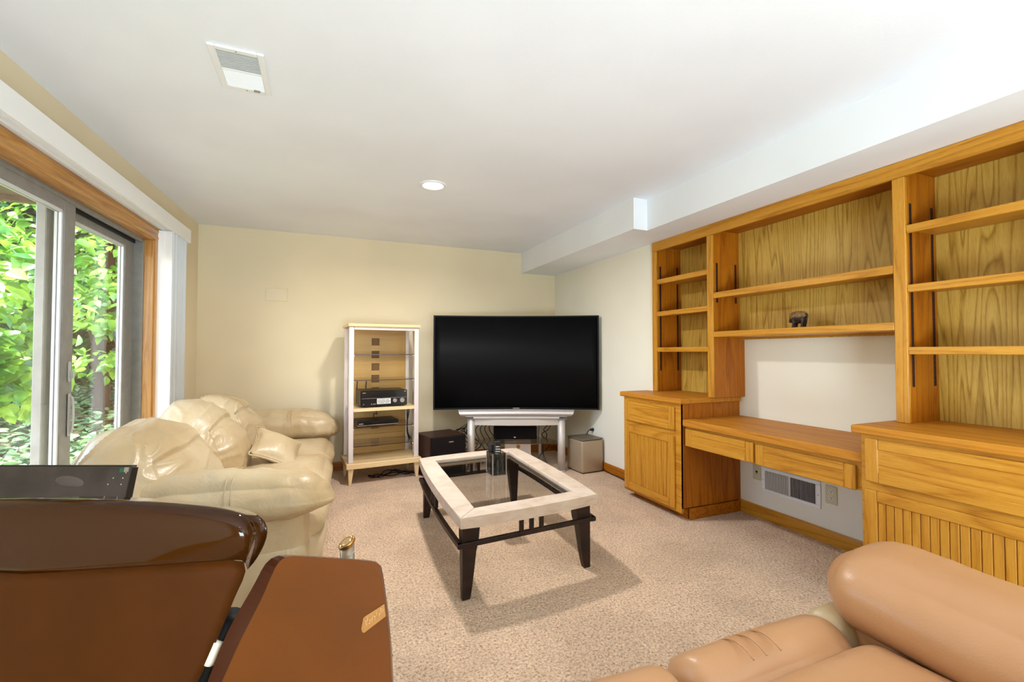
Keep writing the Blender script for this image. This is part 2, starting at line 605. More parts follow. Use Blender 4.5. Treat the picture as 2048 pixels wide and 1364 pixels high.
M = dict(
    ceiling=wallpaint('ceiling_white', (240, 242, 246), 0.25, 140),
    wall=wallpaint('wall_cream', (230, 214, 180)),
    wallr=wallpaint('wall_cream_daylit', (240, 235, 219)),  # same cream paint, with the cooler daylight put into a paler colour
    soffit=wallpaint('soffit_white', (240, 242, 244), 0.15, 140),
    carpet=carpet(),
    white=plain('white_paint', (240, 240, 238), 0.45),
    vinyl=plain('white_vinyl', (244, 243, 240), 0.4),
    greyframe=plain('grey_clad_frame', (128, 125, 118), 0.45, 0.0, 0.5, 0.0, 0.04, 0.0, 20),
    lightbead=plain('light_grey_bead', (205, 205, 202), 0.4),
    greyhandle=plain('grey_handle', (176, 174, 168), 0.4),
    cutoutshade=plain('brown_cutout_shade', (120, 84, 34), 0.6),  # brown of the shaded wall behind the rack, as a colour
    darkgap=plain('dark_gasket', (38, 38, 38), 0.6),
    black=plain('black_plastic', (20, 19, 19), 0.35),
    gloss_black=plain('gloss_black', (14, 14, 15), 0.12),
    cable=plain('cable_black', (24, 22, 22), 0.5),
    silver=plain('silver_metal', (206, 198, 190), 0.5, 0.45),
    silverd=plain('dark_silver', (158, 146, 140), 0.5, 0.45),
    chrome=plain('chrome', (215, 215, 218), 0.15, 1.0),
    gold=plain('gold_rim', (200, 150, 80), 0.22, 0.9),
    beigeplate=plain('ivory_plate', (205, 198, 168), 0.4),
    ivory=plain('ivory_receptacle', (225, 220, 200), 0.4),
    grille=plain('vent_grey', (176, 170, 160), 0.5),
    dark=plain('dark_void', (26, 24, 22), 0.9),
    espresso=plain('espresso_metal', (38, 22, 15), 0.5, 0.0, 0.35, 0.0, 0.3, 0.1, 18),
    stone=None, glass=glass('window_glass', (0.97, 0.985, 0.98, 1)),
    tglass=glass('table_glass', (0.965, 0.97, 0.95, 1), 0.9),
    sglass=glass('shelf_glass', (0.82, 0.80, 0.75, 1), 0.9),
    gedge=plain('glass_edge', (66, 44, 30), 0.2),
    maple=wood('maple', (236, 208, 160), (226, 192, 140), (206, 168, 112), 'X', 6, 0.4, 0.2, 0.1),
    maplez=wood('maple_upright', (236, 208, 160), (226, 192, 140), (206, 168, 112), 'Z', 6, 0.4, 0.2, 0.1),
    mapleback=wood('maple_back', (206, 166, 98), (192, 148, 76), (172, 128, 60), 'X', 5, 0.45, 0.2, 0.1),
    rackpost=plain('rack_silver_post', (222, 208, 200), 0.42, 0.15),
    sofa=leather('cream_leather', (206, 185, 148), (192, 166, 124), 0.36, 0.30, 6.5),
    tan=leather('tan_leather', (196, 148, 106), (188, 138, 95), 0.36, 0.10, 4.0),
    seam=plain('leather_seam', (170, 140, 96), 0.5),
    brownmatte=plain('brown_matte_shell', (90, 45, 4), 0.5, 0.0, 0.25, 0.0, 0.05, 0.0, 6),
    browngloss=plain('brown_gloss_shell', (50, 23, 3), 0.05, 0.0, 0.28, 0.0),
    brownedge=plain('brown_edge', (74, 38, 24), 0.3),
    bronze=plain('bronze_badge', (176, 128, 74), 0.36, 0.6),
    bronze_hi=plain('bronze_letters', (214, 176, 124), 0.3, 0.6),
    pewter=plain('pewter_tube', (168, 152, 132), 0.32, 0.7),
    laptop=plain('laptop_smoke', (72, 66, 68), 0.3, 0.2, 0.5, 0.0, 0.16, 0.0, 9),
    sticker=plain('green_sticker', (30, 120, 105), 0.5),
    label=plain('pale_label', (225, 222, 215), 0.5),
    sub=plain('taupe_metallic', (176, 156, 130), 0.36, 0.35),
    spkwood=wood('dark_walnut', (58, 30, 17), (44, 22, 12), (28, 13, 8), 'X', 8, 0.5, 0.3, 0.2, 0.0),
    cloth_black=plain('speaker_cloth', (22, 17, 16), 0.9, 0, 0.2, 0, 0.2, 0.2, 300),
    screen=plain('tv_screen', (12, 12, 13), 0.5, 0.0, 0.08),
    bezel=plain('tv_bezel', (10, 10, 11), 0.5, 0.0, 0.2),
    fig=plain('dark_bronze_figure', (50, 40, 32), 0.5, 0.2, 0.5, 0, 0.35, 0.3, 60),
    fleece=plain('figure_fleece', (128, 98, 62), 0.85, 0, 0.2, 0, 0.3, 0.6, 90),
    bark=plain('bark', (48, 36, 28), 0.9, 0, 0.2, 0, 0.35, 0.6, 22),
    soil=plain('soil', (70, 60, 44), 0.95, 0, 0.2, 0, 0.3, 0.5, 9),
    hill=plain('hill_undergrowth', (38, 58, 26), 0.95, 0, 0.2, 0, 0.5, 0.5, 3),
    leaf_lime=leafmat('leaf_lime', (62, 118, 26), (150, 190, 70), 0.28, 0.3),
    leaf_mid=leafmat('leaf_mid', (44, 90, 28), (112, 158, 52), 0.28, 0.3),
    leaf_dark=leafmat('leaf_dark', (26, 58, 30), (62, 104, 44), 0.25),
    leaf_ivy=leafmat('leaf_ivy', (40, 72, 52), (132, 160, 110), 0.15, 0.25),
    eave=plain('deck_soffit', (120, 100, 86), 0.7, 0, 0.3, 0, 0.1, 0.1, 12),
    siding=plain('house_siding', (190, 176, 150), 0.7),
    lampglow=None, silver2=plain('chair_black_rod', (12, 11, 11), 0.6, 0, 0.2),
    foam=plain('cream_sleeve', (220, 205, 178), 0.6),
    glassvase=glass('caddy_glass', (0.58, 0.57, 0.52, 1), 1.0, 0.02),
)
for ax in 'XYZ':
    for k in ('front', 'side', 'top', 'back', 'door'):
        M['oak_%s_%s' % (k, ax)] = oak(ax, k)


def stone():
    t = NT('travertine')
    co = t.coord((1, 1, 3))
    n1 = t.n('ShaderNodeTexNoise', Scale=9.0, Detail=6.0, Roughness=0.6, Distortion=0.6)
    n2 = t.n('ShaderNodeTexNoise', Scale=60.0, Detail=3.0)
    t.l(co, n1.inputs['Vector'])
    t.l(co, n2.inputs['Vector'])
    t.l(t.ramp(n1.outputs[0], [(0.3, lin((194, 170, 146))), (0.5, lin((210, 189, 167))), (0.7, lin((216, 198, 178)))]), t.p.inputs['Base Color'])
    t.p.inputs['Roughness'].default_value = 0.55
    t.bump(n2.outputs[0], 0.15, 0.003)
    return t.m


M['stone'] = stone()
t_ = NT('lamp_glow')
t_.p.inputs['Base Color'].default_value = (1, 1, 1, 1)
t_.p.inputs['Emission Color'].default_value = (1, 0.97, 0.9, 1)
t_.p.inputs['Emission Strength'].default_value = 3.0
M['lampglow'] = t_.m
# ================================================================== ROOM SHELL
HC = 2.48           # ceiling
YB = 5.148          # far wall
XR = 2.74           # right wall face
XA = 3.055          # alcove wall behind the desk
YF = -2.6           # wall behind the camera
LA = (-1.12, 5.148)
LROT = -math.atan2(0.039, 0.99924)


def struct(name, bm, mat, parent=None, smooth=False):
    o = obj(name, bm, mat, parent, smooth)
    if parent is None:
        o['kind'] = 'structure'
    return o


bm = NB(); bx(bm, -1.75, 3.3, YF - 0.15, YB + 0.15, -0.12, 0.0)
struct('floor', bm, M['carpet'])
bm = NB(); bx(bm, -1.75, 3.3, YF - 0.15, YB + 0.15, HC, HC + 0.15)
struct('ceiling', bm, M['ceiling'])
bm = NB(); bx(bm, -1.30, 3.3, YB, YB + 0.15, 0, HC)
struct('wall_back', bm, M['wall'])
bm = NB()
bx(bm, XR, 3.3, 3.262, YB, 0, HC)
bx(bm, XA, 3.3, 0.60, 3.262, 0, HC)
bx(bm, XR, 3.3, YF, 0.60, 0, HC)
struct('wall_right', bm, M['wallr'])
bm = NB(); bx(bm, -1.75, 3.3, YF - 0.15, YF, 0, HC)
struct('wall_front', bm, M['wall'])
# left wall, 2.2 degrees out of square, with the patio door opening
U0, U1, ZD = 1.073, 3.02, 2.09
MLW = Matrix.Translation((LA[0], LA[1], 0)) @ Matrix.Rotation(LROT, 4, 'Z')
wl = thing('wall_left', None, None, (LA[0], LA[1], 0), LROT, None, 'structure')
bm = NB()
bx(bm, -0.17, 0, -U0, 0.02, 0, HC)
bx(bm, -0.17, 0, -U1, -U0, ZD, HC)
bx(bm, -0.17, 0, -7.9, -U1, 0, HC)
obj('plaster_wall', bm, M['wall'], wl)
# dropped soffit over the built-in
bm = NB()
bx(bm, 2.27, XR + 0.02, 2.93, YB, 2.23, HC)
bx(bm, 2.403, XA + 0.02, YF, 2.93, 2.23, HC)
struct('trim_1', bm, M['soffit'])
# baseboards
bm = NB(); prism(bm, [(YB, 0), (YB, 0.085), (YB - 0.008, 0.092), (YB - 0.014, 0.075), (YB - 0.014, 0)], 'x', -1.1, XR)
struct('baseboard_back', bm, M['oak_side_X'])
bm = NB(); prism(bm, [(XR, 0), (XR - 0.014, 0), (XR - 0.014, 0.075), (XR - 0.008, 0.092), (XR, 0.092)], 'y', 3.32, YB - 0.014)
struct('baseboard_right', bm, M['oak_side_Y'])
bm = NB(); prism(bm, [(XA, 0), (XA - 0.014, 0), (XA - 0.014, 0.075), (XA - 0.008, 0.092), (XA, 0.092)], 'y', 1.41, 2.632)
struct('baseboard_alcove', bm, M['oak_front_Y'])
bl = thing('baseboard_left', None, None, (LA[0], LA[1], 0), LROT, None, 'structure')
bm = NB(); bx(bm, 0, 0.014, -U0 + 0.09, -0.02, 0, 0.09, 0.003); bx(bm, 0, 0.014, -7.6, -U1 - 0.09, 0, 0.09, 0.003)
obj('moulding', bm, M['oak_front_Y'], bl)

# ================================================================== PATIO DOOR
door = thing('door_1', None, None, (LA[0], LA[1], 0), LROT, None, 'structure')
# oak casing and jamb lining
bm = NB()
prism(bm, [(0, 2.075), (0.016, 2.078), (0.020, 2.095), (0.013, 2.118), (0.020, 2.142), (0.018, 2.163), (0, 2.166)], 'y', -U1 - 0.085, -U0 + 0.085)
obj('casing_head', bm, M['oak_door_Y'], door)
for a, b in ((-U0, -U0 + 0.085), (-U1 - 0.085, -U1)):
    bm = NB(); bx(bm, 0, 0.016, a, b, 0, 2.09, 0.004)
    obj('casing_side', bm, M['oak_door_Z'], door)
bm = NB(); bx(bm, -0.055, 0.004, -U1 + 0.001, -U0 - 0.001, 2.072, 2.0899, 0.003)
obj('jamb_head', bm, M['oak_door_Y'], door)
for a, b in ((-U0 - 0.016, -U0 - 0.001), (-U1 + 0.001, -U1 + 0.016)):
    bm = NB(); bx(bm, -0.055, 0.006, a, b, 0.03, 2.072, 0.003)
    obj('jamb_side', bm, M['oak_door_Z'], door)
# grey frame
bm = NB()
bx(bm, -0.168, -0.05, -U1 + 0.004, -U0 - 0.004, 2.062, 2.0895, 0.002)
bx(bm, -0.068, -0.05, -U1 + 0.03, -U0 - 0.03, 2.045, 2.063, 0.002)
bx(bm, -0.168, -0.05, -U0 - 0.030, -U0 - 0.003, 0, 2.0895, 0.002)
bx(bm, -0.168, -0.05, -U1 + 0.003, -U1 + 0.030, 0, 2.0895, 0.002)
bx(bm, -0.19, -0.03, -U1 + 0.003, -U0 - 0.003, 0.0, 0.035, 0.002)
obj('frame', bm, M['greyframe'], door)
bm = NB()
bx(bm, -0.107, -0.0995, -U1 + 0.03, -U0 - 0.03, 2.035, 2.063)
obj('track_gasket', bm, M['darkgap'], door)


def leaf_panel(name, u0, u1, x0, x1, z0, z1, sw, handle_u=None, bead='white'):
    e = bpy.data.objects.new(name, None)
    COL.objects.link(e); e.parent = door
    for a, b in ((u0, u0 + sw), (u1 - sw, u1)):
        bm = NB(); bx(bm, x0, x1, -b, -a, z0, z1, 0.004)
        obj('stile', bm, M['greyframe'], e)
    bm = NB(); bx(bm, x0, x1, -u1 + sw, -u0 - sw, z1 - 0.062, z1, 0.004)
    obj('top_rail', bm, M['greyframe'], e)
    bm = NB(); bx(bm, x0, x1, -u1 + sw, -u0 - sw, z0, z0 + 0.11, 0.004)
    obj('bottom_rail', bm, M['greyframe'], e)
    xm = (x0 + x1) / 2
    bm = NB()
    za, zb = z0 + 0.11, z1 - 0.062
    for s in (x0 + 0.006, x1 - 0.018):
        bx(bm, s, s + 0.012, -u0 - sw - 0.014, -u0 - sw, za, zb)
        bx(bm, s, s + 0.012, -u1 + sw, -u1 + sw + 0.014, za, zb)
        bx(bm, s, s + 0.012, -u1 + sw, -u0 - sw, zb - 0.014, zb)
        bx(bm, s, s + 0.012, -u1 + sw, -u0 - sw, za, za + 0.014)
    obj('glazing_bead', bm, M['lightbead'], e)
    bm = NB(); bx(bm, xm - 0.003, xm + 0.003, -u1 + sw - 0.004, -u0 - sw + 0.004, za - 0.004, zb + 0.004)
    obj('glass_pane', bm, M['glass'], e)
    return e


leaf_panel('fixed_panel', U0 + 0.028, 2.125, -0.150, -0.108, 0.04, 2.055, 0.135)
slide = leaf_panel('sliding_panel', 1.975, U1 - 0.028, -0.098, -0.056, 0.04, 2.055, 0.105)
# handle and thumb latch on the meeting stile
hu = -2.012
bm = NB()
bx(bm, -0.056, -0.045, hu - 0.013, hu + 0.013, 0.80, 1.03, 0.006)
tube(bm, [(-0.05, hu, 1.015), (-0.036, hu, 1.0), (-0.032, hu, 0.92), (-0.036, hu, 0.835), (-0.05, hu, 0.82)], 0.006, 8)
obj('pull_handle', bm, M['greyhandle'], slide, True)
bm = NB()
bx(bm, -0.056, -0.048, hu - 0.012, hu + 0.012, 1.09, 1.20, 0.006)
bx(bm, -0.05, -0.03, hu - 0.004, hu + 0.004, 1.11, 1.15, 0.003)
obj('latch', bm, M['greyhandle'], slide)

# ================================================================== VERTICAL BLIND (valance + stacked vanes)
bl_ = thing('vertical_blind', 'white vertical blind with boxed valance, drawn back in a stack beside the patio door', 'blind', (LA[0], LA[1], 0), LROT)
bm = NB()
bx(bm, 0.098, 0.112, -3.55, -0.63, 2.158, 2.268, 0.003)
bx(bm, 0.0, 0.100, -0.644, -0.63, 2.158, 2.268, 0.003)
bx(bm, 0.0, 0.100, -3.55, -3.536, 2.150, 2.268, 0.003)
bx(bm, 0.0, 0.100, -3.55, -0.63, 2.262, 2.268)
obj('valance', bm, M['vinyl'], bl_)
bm = NB()
bx(bm, 0.012, 0.090, -3.5, -0.66, 2.166, 2.24, 0.004)
for yy in (0.042, 0.072):
    bx(bm, yy, yy + 0.006, -3.5, -0.66, 2.159, 2.167)
obj('headrail', bm, M['white'], bl_)
for yy in (-0.95, -2.0, -3.1):
    bm = NB(); bx(bm, 0.0, 0.09, yy - 0.012, yy + 0.012, 2.24, 2.26, 0.003)
    obj('bracket', bm, M['vinyl'], bl_)


def vane_bm():
    bm = NB()
    n = 8
    prof = []
    for i in range(n + 1):
        t = i / n
        prof.append((-0.045 + 0.09 * t, 0.006 * math.sin(math.pi * t)))
    top = [(p[0], p[1]) for p in prof] + [(p[0], p[1] + 0.0016) for p in reversed(prof)]
    prism(bm, top, 'z', 0.04, 2.158)
    return bm


v0 = None
for i in range(15):
    u = 1.04 - i * 0.024
    if v0 is None:
        v0 = obj('vane', vane_bm(), M['vinyl'], bl_)
        v0.location = (0.060, -u, 0)
    else:
        c = dup(v0, bl_, (0.060 + 0.004 * math.sin(i * 2.1), -u, 0))
        c.rotation_euler = (0, 0, 0.05 * math.sin(i * 1.7))

# ================================================================== CEILING VENT, DOWNLIGHT, WALL SPEAKER
cv = thing('ceiling_vent', 'white rectangular louvred air register in the ceiling', 'vent', (-0.34, 2.25, HC))
bm = NB()
x0, x1, y0, y1 = -0.102, 0.102, -0.16, 0.16
fw_ = 0.027
zt, zb = -0.0005, -0.010
bx(bm, x0, x0 + fw_, y0, y1, zb, zt, 0.003)
bx(bm, x1 - fw_, x1, y0, y1, zb, zt, 0.003)
bx(bm, x0 + fw_, x1 - fw_, y0, y0 + fw_, zb, zt, 0.003)
bx(bm, x0 + fw_, x1 - fw_, y1 - fw_, y1, zb, zt, 0.003)
bx(bm, x0 + fw_, x1 - fw_, -0.004, 0.004, zb, zt, 0.001)
obj('frame', bm, M['white'], cv)
bm = NB(); bx(bm, x0 + fw_, x1 - fw_, y0 + fw_, y1 - fw_, -0.0012, -0.0004)
obj('duct_opening', bm, M['grille'], cv)
bm = NB()
for k in range(22):
    yy = y0 + fw_ + 0.006 + k * (y1 - y0 - 2 * fw_ - 0.012) / 21
    if abs(yy) < 0.006:
        continue
    s = 1 if yy > 0 else -1
    hexa(bm, [(x0 + fw_, yy + 0.0035 * s - 0.0006, -0.0095), (x1 - fw_, yy + 0.0035 * s - 0.0006, -0.0095), (x1 - fw_, yy + 0.0035 * s + 0.0006, -0.0095), (x0 + fw_, yy + 0.0035 * s + 0.0006, -0.0095)],
         [(x0 + fw_, yy - 0.002 * s - 0.0006, -0.0015), (x1 - fw_, yy - 0.002 * s - 0.0006, -0.0015), (x1 - fw_, yy - 0.002 * s + 0.0006, -0.0015), (x0 + fw_, yy - 0.002 * s + 0.0006, -0.0015)])
obj('louvres', bm, M['white'], cv, kind='stuff')
for yy in (y0 + 0.013, y1 - 0.013):
    bm = NB(); cyl(bm, (0, yy, -0.0115), (0, yy, -0.009), 0.003)
    obj('screw', bm, M['silverd'], cv)
bm = NB(); bx(bm, 0.03, 0.055, y1 - 0.030, y1 - 0.024, -0.018, -0.009, 0.001)
obj('damper_lever', bm, M['silverd'], cv)

dl = thing('recessed_downlight', 'round white recessed ceiling light, lit', 'light', (0.734, 3.275, HC))
bm = NB(); lathe(bm, [(0.098, -0.0005), (0.098, -0.006), (0.090, -0.009), (0.078, -0.008), (0.076, -0.0008)], 40)
obj('trim_ring', bm, M['white'], dl, True)
bm = NB(); lathe(bm, [(0.001, -0.0016), (0.045, -0.003), (0.077, -0.0012)], 40)
obj('lamp_face', bm, M['lampglow'], dl, True)

ws = thing('wall_speaker', 'flush cream in-wall speaker grille high on the back wall', 'speaker', (-0.44, YB, 1.836))
bm = NB()
bx(bm, -0.105, 0.105, -0.006, 0, 0.056, 0.068, 0.002); bx(bm, -0.105, 0.105, -0.006, 0, -0.068, -0.056, 0.002)
bx(bm, -0.105, -0.093, -0.006, 0, -0.056, 0.056, 0.002); bx(bm, 0.093, 0.105, -0.006, 0, -0.056, 0.056, 0.002)
obj('frame', bm, M['wall'], ws)
bm = NB()
bx(bm, -0.092, 0.092, -0.003, 0, -0.056, 0.056)
for k in range(17):
    x_ = -0.084 + k * 0.0105
    bx(bm, x_ - 0.0025, x_ + 0.0025, -0.0048, -0.003, -0.052, 0.052)
for k in range(10):
    z_ = -0.048 + k * 0.0105
    bx(bm, -0.088, 0.088, -0.0046, -0.003, z_ - 0.0025, z_ + 0.0025)
obj('grille', bm, plain('cream_grille', (228, 214, 182), 0.7), ws)

# ================================================================== BUILT-IN: BASE CABINETS, DESK, BOOKCASE
XF = 2.453          # cabinet fronts
FO, SI, TO, BA = 'oak_front_', 'oak_side_', 'oak_top_', 'oak_back_'


def framed_front(name, parent, y0, y1, z0, z1, x=XF, th=0.019, st=0.055, rail=0.05, beads=0, planks=False, field='Y'):
    """cabinet door or drawer front: stiles, rails and a recessed field or bead-board"""
    e = bpy.data.objects.new(name, None)
    COL.objects.link(e); e.parent = parent
    xf = x - th
    for a, b in ((y0, y0 + st), (y1 - st, y1)):
        bm = NB(); bx(bm, xf, x - 0.0005, a, b, z0, z1, 0.004)
        obj('stile', bm, M[FO + 'Z'], e)
    for a, b in ((z0, z0 + rail), (z1 - rail, z1)):
        bm = NB(); bx(bm, xf, x - 0.0005, y0 + st + 0.0006, y1 - st - 0.0006, a, b, 0.003)
        obj('rail', bm, M[FO + 'Y'], e)
    ya, yb, za, zb = y0 + st, y1 - st, z0 + rail, z1 - rail
    if planks:
        n = beads
        wd = (yb - ya) / n
        for k in range(n):
            bm = NB(); bx(bm, xf + 0.007, x - 0.001, ya + k * wd + 0.0011, ya + (k + 1) * wd - 0.0011, za, zb, 0.0028)
            obj('plank', bm, M[FO + 'Z'], e)
        bm = NB(); bx(bm, x - 0.003, x - 0.001, ya, yb, za, zb)
        obj('backing', bm, M[SI + 'Z'], e)
    elif beads:
        bm = NB()
        wd = (yb - ya) / beads
        for k in range(beads):
            bx(bm, xf + 0.007, x - 0.001, ya + k * wd + 0.0009, ya + (k + 1) * wd - 0.0009, za, zb, 0.003)
        bx(bm, x - 0.004, x - 0.001, ya, yb, za, zb)
        obj('beaded_panel', bm, M[FO + 'Z'], e)
    else:
        bm = NB(); bx(bm, xf + 0.0045, x - 0.001, ya - 0.0005, yb + 0.0005, za, zb)
        obj('field_panel', bm, M[FO + field], e)
    return e


# --- left base cabinet
lc = thing('base_cabinet', 'honey oak base cabinet left of the desk, one drawer over one beaded door', 'cabinet', (2.75, 2.975, 0), 0, 'oak base cabinets either side of the desk', None, True)
bm = NB()
bx(bm, XF + 0.004, 2.735, 3.30, 3.317, 0.06, 0.862)
bx(bm, XF + 0.004, XA - 0.002, 2.632, 2.650, 0.09, 0.862)
bx(bm, XF + 0.02, 2.735, 2.65, 3.30, 0.06, 0.078)
bx(bm, 2.737, XA - 0.002, 2.65, 3.255, 0.06, 0.862)
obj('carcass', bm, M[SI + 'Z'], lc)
bm = NB()
for a, b in ((2.632, 2.700), (3.270, 3.317)):
    bx(bm, XF, XF + 0.02, a, b, 0.055, 0.862, 0.001)
for a, b in ((0.055, 0.085), (0.618, 0.662), (0.836, 0.862)):
    bx(bm, XF, XF + 0.02, 2.700, 3.270, a, b)
bx(bm, XF + 0.016, XF + 0.02, 2.700, 3.270, 0.08, 0.84)
obj('face_frame', bm, M[FO + 'Y'], lc)
framed_front('drawer_front', lc, 2.688, 3.284, 0.662, 0.836, st=0.055, rail=0.034)
framed_front('door', lc, 2.688, 3.284, 0.078, 0.620, st=0.058, rail=0.058, beads=16)
bm = NB(); bx(bm, XF - 0.022, XA - 0.002, 2.612, 3.2615, 0.862, 0.902, 0.006); bx(bm, XF - 0.022, 2.7395, 3.2615, 3.352, 0.862, 0.902, 0.006)
obj('worktop', bm, M[TO + 'Y'], lc)
bm = NB()
bx(bm, XF + 0.07, 2.735, 3.262, 3.275, 0.0, 0.06); bx(bm, XF + 0.07, XF + 0.085, 2.645, 3.262, 0.0, 0.06)
bx(bm, XF + 0.07, XA - 0.002, 2.6205, 2.632, 0, 0.085, 0.004)
obj('toe_kick', bm, M[SI + 'Y'], lc)

# --- right base cabinet
rc = thing('base_cabinet', 'honey oak base cabinet with deep drawer over plank door, behind the tan sofa arm', 'cabinet', (2.75, 1.05, 0), 0, 'oak base cabinets either side of the desk', None, True)
YN, YE = 0.69, 1.409
bm = NB()
bx(bm, XF + 0.004, XA - 0.002, YE - 0.018, YE, 0.06, 0.847)
bx(bm, XF + 0.004, XA - 0.002, YN, YN + 0.018, 0.06, 0.847)
bx(bm, XF + 0.02, XA - 0.002, YN + 0.018, YE - 0.018, 0.06, 0.078)
obj('carcass', bm, M[FO + 'Z'], rc)
bm = NB()
for a, b in ((YN, YN + 0.06), (YE - 0.040, YE)):
    bx(bm, XF, XF + 0.02, a, b, 0.055, 0.847, 0.001)
for a, b in ((0.055, 0.085), (0.585, 0.635), (0.82, 0.847)):
    bx(bm, XF, XF + 0.02, YN + 0.06, YE - 0.04, a, b)
bx(bm, XF + 0.016, XF + 0.02, YN + 0.05, YE - 0.03, 0.08, 0.83)
obj('face_frame', bm, M[FO + 'Y'], rc)
framed_front('drawer_front', rc, 0.712, 1.386, 0.627, 0.832, st=0.058, rail=0.048)
framed_front('door', rc, 0.712, 1.392, 0.075, 0.586, st=0.056, rail=0.050, beads=17, planks=True)
bm = NB(); bx(bm, XF - 0.022, XA - 0.002, YN - 0.03, YE + 0.036, 0.849, 0.889, 0.006)
obj('worktop', bm, M[TO + 'Y'], rc)
bm = NB(); bx(bm, XF + 0.07, XA - 0.02, YN + 0.01, YE - 0.01, 0, 0.06)
obj('toe_kick', bm, M[SI + 'Y'], rc)

# --- desk between them
dk = thing('built_in_desk', 'honey oak desk top with two shallow drawers spanning between the cabinets', 'desk', (2.77, 2.02, 0.55), 0, None, None, True)
XD = 2.478
bm = NB(); bx(bm, XD - 0.012, XA - 0.002, YE + 0.001, 2.631, 0.700, 0.750, 0.005)
obj('desk_top', bm, M[TO + 'Y'], dk)
bm = NB(); bx(bm, XD + 0.020, XD + 0.040, YE + 0.001, 2.631, 0.555, 0.6995); bx(bm, XD + 0.04, XA - 0.01, YE + 0.001, YE + 0.02, 0.56, 0.6995); bx(bm, XD + 0.04, XA - 0.01, 2.612, 2.631, 0.56, 0.6995)
obj('apron', bm, M[FO + 'Y'], dk)
framed_front('drawer_front', dk, 2.045, 2.618, 0.555, 0.682, x=XD + 0.02, st=0.056, rail=0.040)
framed_front('drawer_front', dk, 1.455, 2.028, 0.553, 0.678, x=XD + 0.02, st=0.056, rail=0.040)
bm = NB(); bx(bm, XD + 0.05, XA - 0.05, 1.46, 2.61, 0.575, 0.585)
obj('drawer_bottom', bm, M[SI + 'Y'], dk)

# --- bookcase over them
XB = 2.722
XK = 3.0
bc = thing('wall_bookcase', 'built-in honey oak bookcase with open shelves in three bays', 'bookcase', (2.86, 2.0, 0.902), 0, None, None, True)
ZL, ZR = 0.9025, 0.8895
bm = NB(); bx(bm, XB, XB + 0.02, 0.69, 3.2605, 2.146, 2.2285, 0.003)
obj('top_rail', bm, M[FO + 'Y'], bc)
for a, b, z in ((3.205, 3.2605, ZL), (2.578, 2.632, ZL), (1.340, 1.397, ZR), (0.69, 0.74, ZR)):
    bm = NB(); bx(bm, XB, XB + 0.02, a, b, z, 2.1455, 0.003)
    obj('stile', bm, M[FO + 'Z'], bc)
for a, b, z in ((3.2055, 3.2235, ZL), (2.578, 2.596, ZL), (2.611, 2.629, ZL), (1.342, 1.36, ZR), (1.376, 1.394, ZR), (0.695, 0.713, ZR)):
    bm = NB(); bx(bm, XB + 0.0205, XA - 0.003 if z == ZL or True else XK, a, b, z, 2.18)
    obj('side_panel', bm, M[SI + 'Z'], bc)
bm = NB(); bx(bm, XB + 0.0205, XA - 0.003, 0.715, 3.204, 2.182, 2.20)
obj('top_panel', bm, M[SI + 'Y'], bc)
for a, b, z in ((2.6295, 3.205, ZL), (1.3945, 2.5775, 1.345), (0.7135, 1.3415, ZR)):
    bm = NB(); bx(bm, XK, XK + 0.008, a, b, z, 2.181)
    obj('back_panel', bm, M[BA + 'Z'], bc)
SH = [(2.631, 3.203, 1.848, 1.890), (2.631, 3.203, 1.565, 1.605), (2.631, 3.203, 1.252, 1.290),
      (1.398, 2.576, 1.657, 1.700), (0.742, 1.339, 1.853, 1.893), (0.742, 1.339, 1.552, 1.590), (0.742, 1.339, 1.238, 1.275)]
for a, b, z0, z1 in SH:
    bm = NB(); bx(bm, XB + 0.004, XK - 0.002, a, b, z0 + 0.016, z1); bx(bm, XB + 0.003, XB + 0.022, a, b, z0, z1, 0.003)
    obj('shelf', bm, M[FO + 'Y'], bc)
bm = NB(); bx(bm, XB + 0.0, XK - 0.002, 1.398, 2.5775, 1.362, 1.404, 0.003)
bx(bm, XK - 0.002, XA - 0.004, 1.398, 2.5775, 1.35, 1.362)
obj('fixed_shelf', bm, M[FO + 'Y'], bc)


def standard_bm(h):
    bm = NB()
    bx(bm, -0.008, -0.0055, -0.0035, 0, 0, h); bx(bm, 0.0055, 0.008, -0.0035, 0, 0, h)
    bx(bm, -0.0055, 0.0055, -0.001, 0, 0, h)
    for k in range(int(h / 0.0254)):
        bx(bm, -0.0055, 0.0055, -0.0022, -0.001, k * 0.0254, k * 0.0254 + 0.015)
    return bm


SDM = plain('brown_shelf_standard', (58, 40, 36), 0.4, 0.4)
for yy, z0, z1 in ((3.2055, 1.085, 2.012), (2.578, 1.627, 1.93), (1.342, 1.072, 2.011)):
    for xx in (2.768, 2.962):
        bm = standard_bm(z1 - z0)
        bmesh.ops.translate(bm, verts=bm.verts, vec=(xx, yy, z0))
        obj('shelf_standard', bm, SDM, bc)
for yy, z0, z1 in ((2.629, 1.085, 2.012), (1.394, 1.627, 1.93), (0.713, 1.072, 2.011)):
    for xx in (2.768, 2.962):
        bm = standard_bm(z1 - z0)
        bmesh.ops.transform(bm, matrix=Matrix.Translation((xx, yy, z0)) @ Matrix.Rotation(math.pi, 4, 'Z'), verts=bm.verts)
        obj('shelf_standard', bm, SDM, bc)

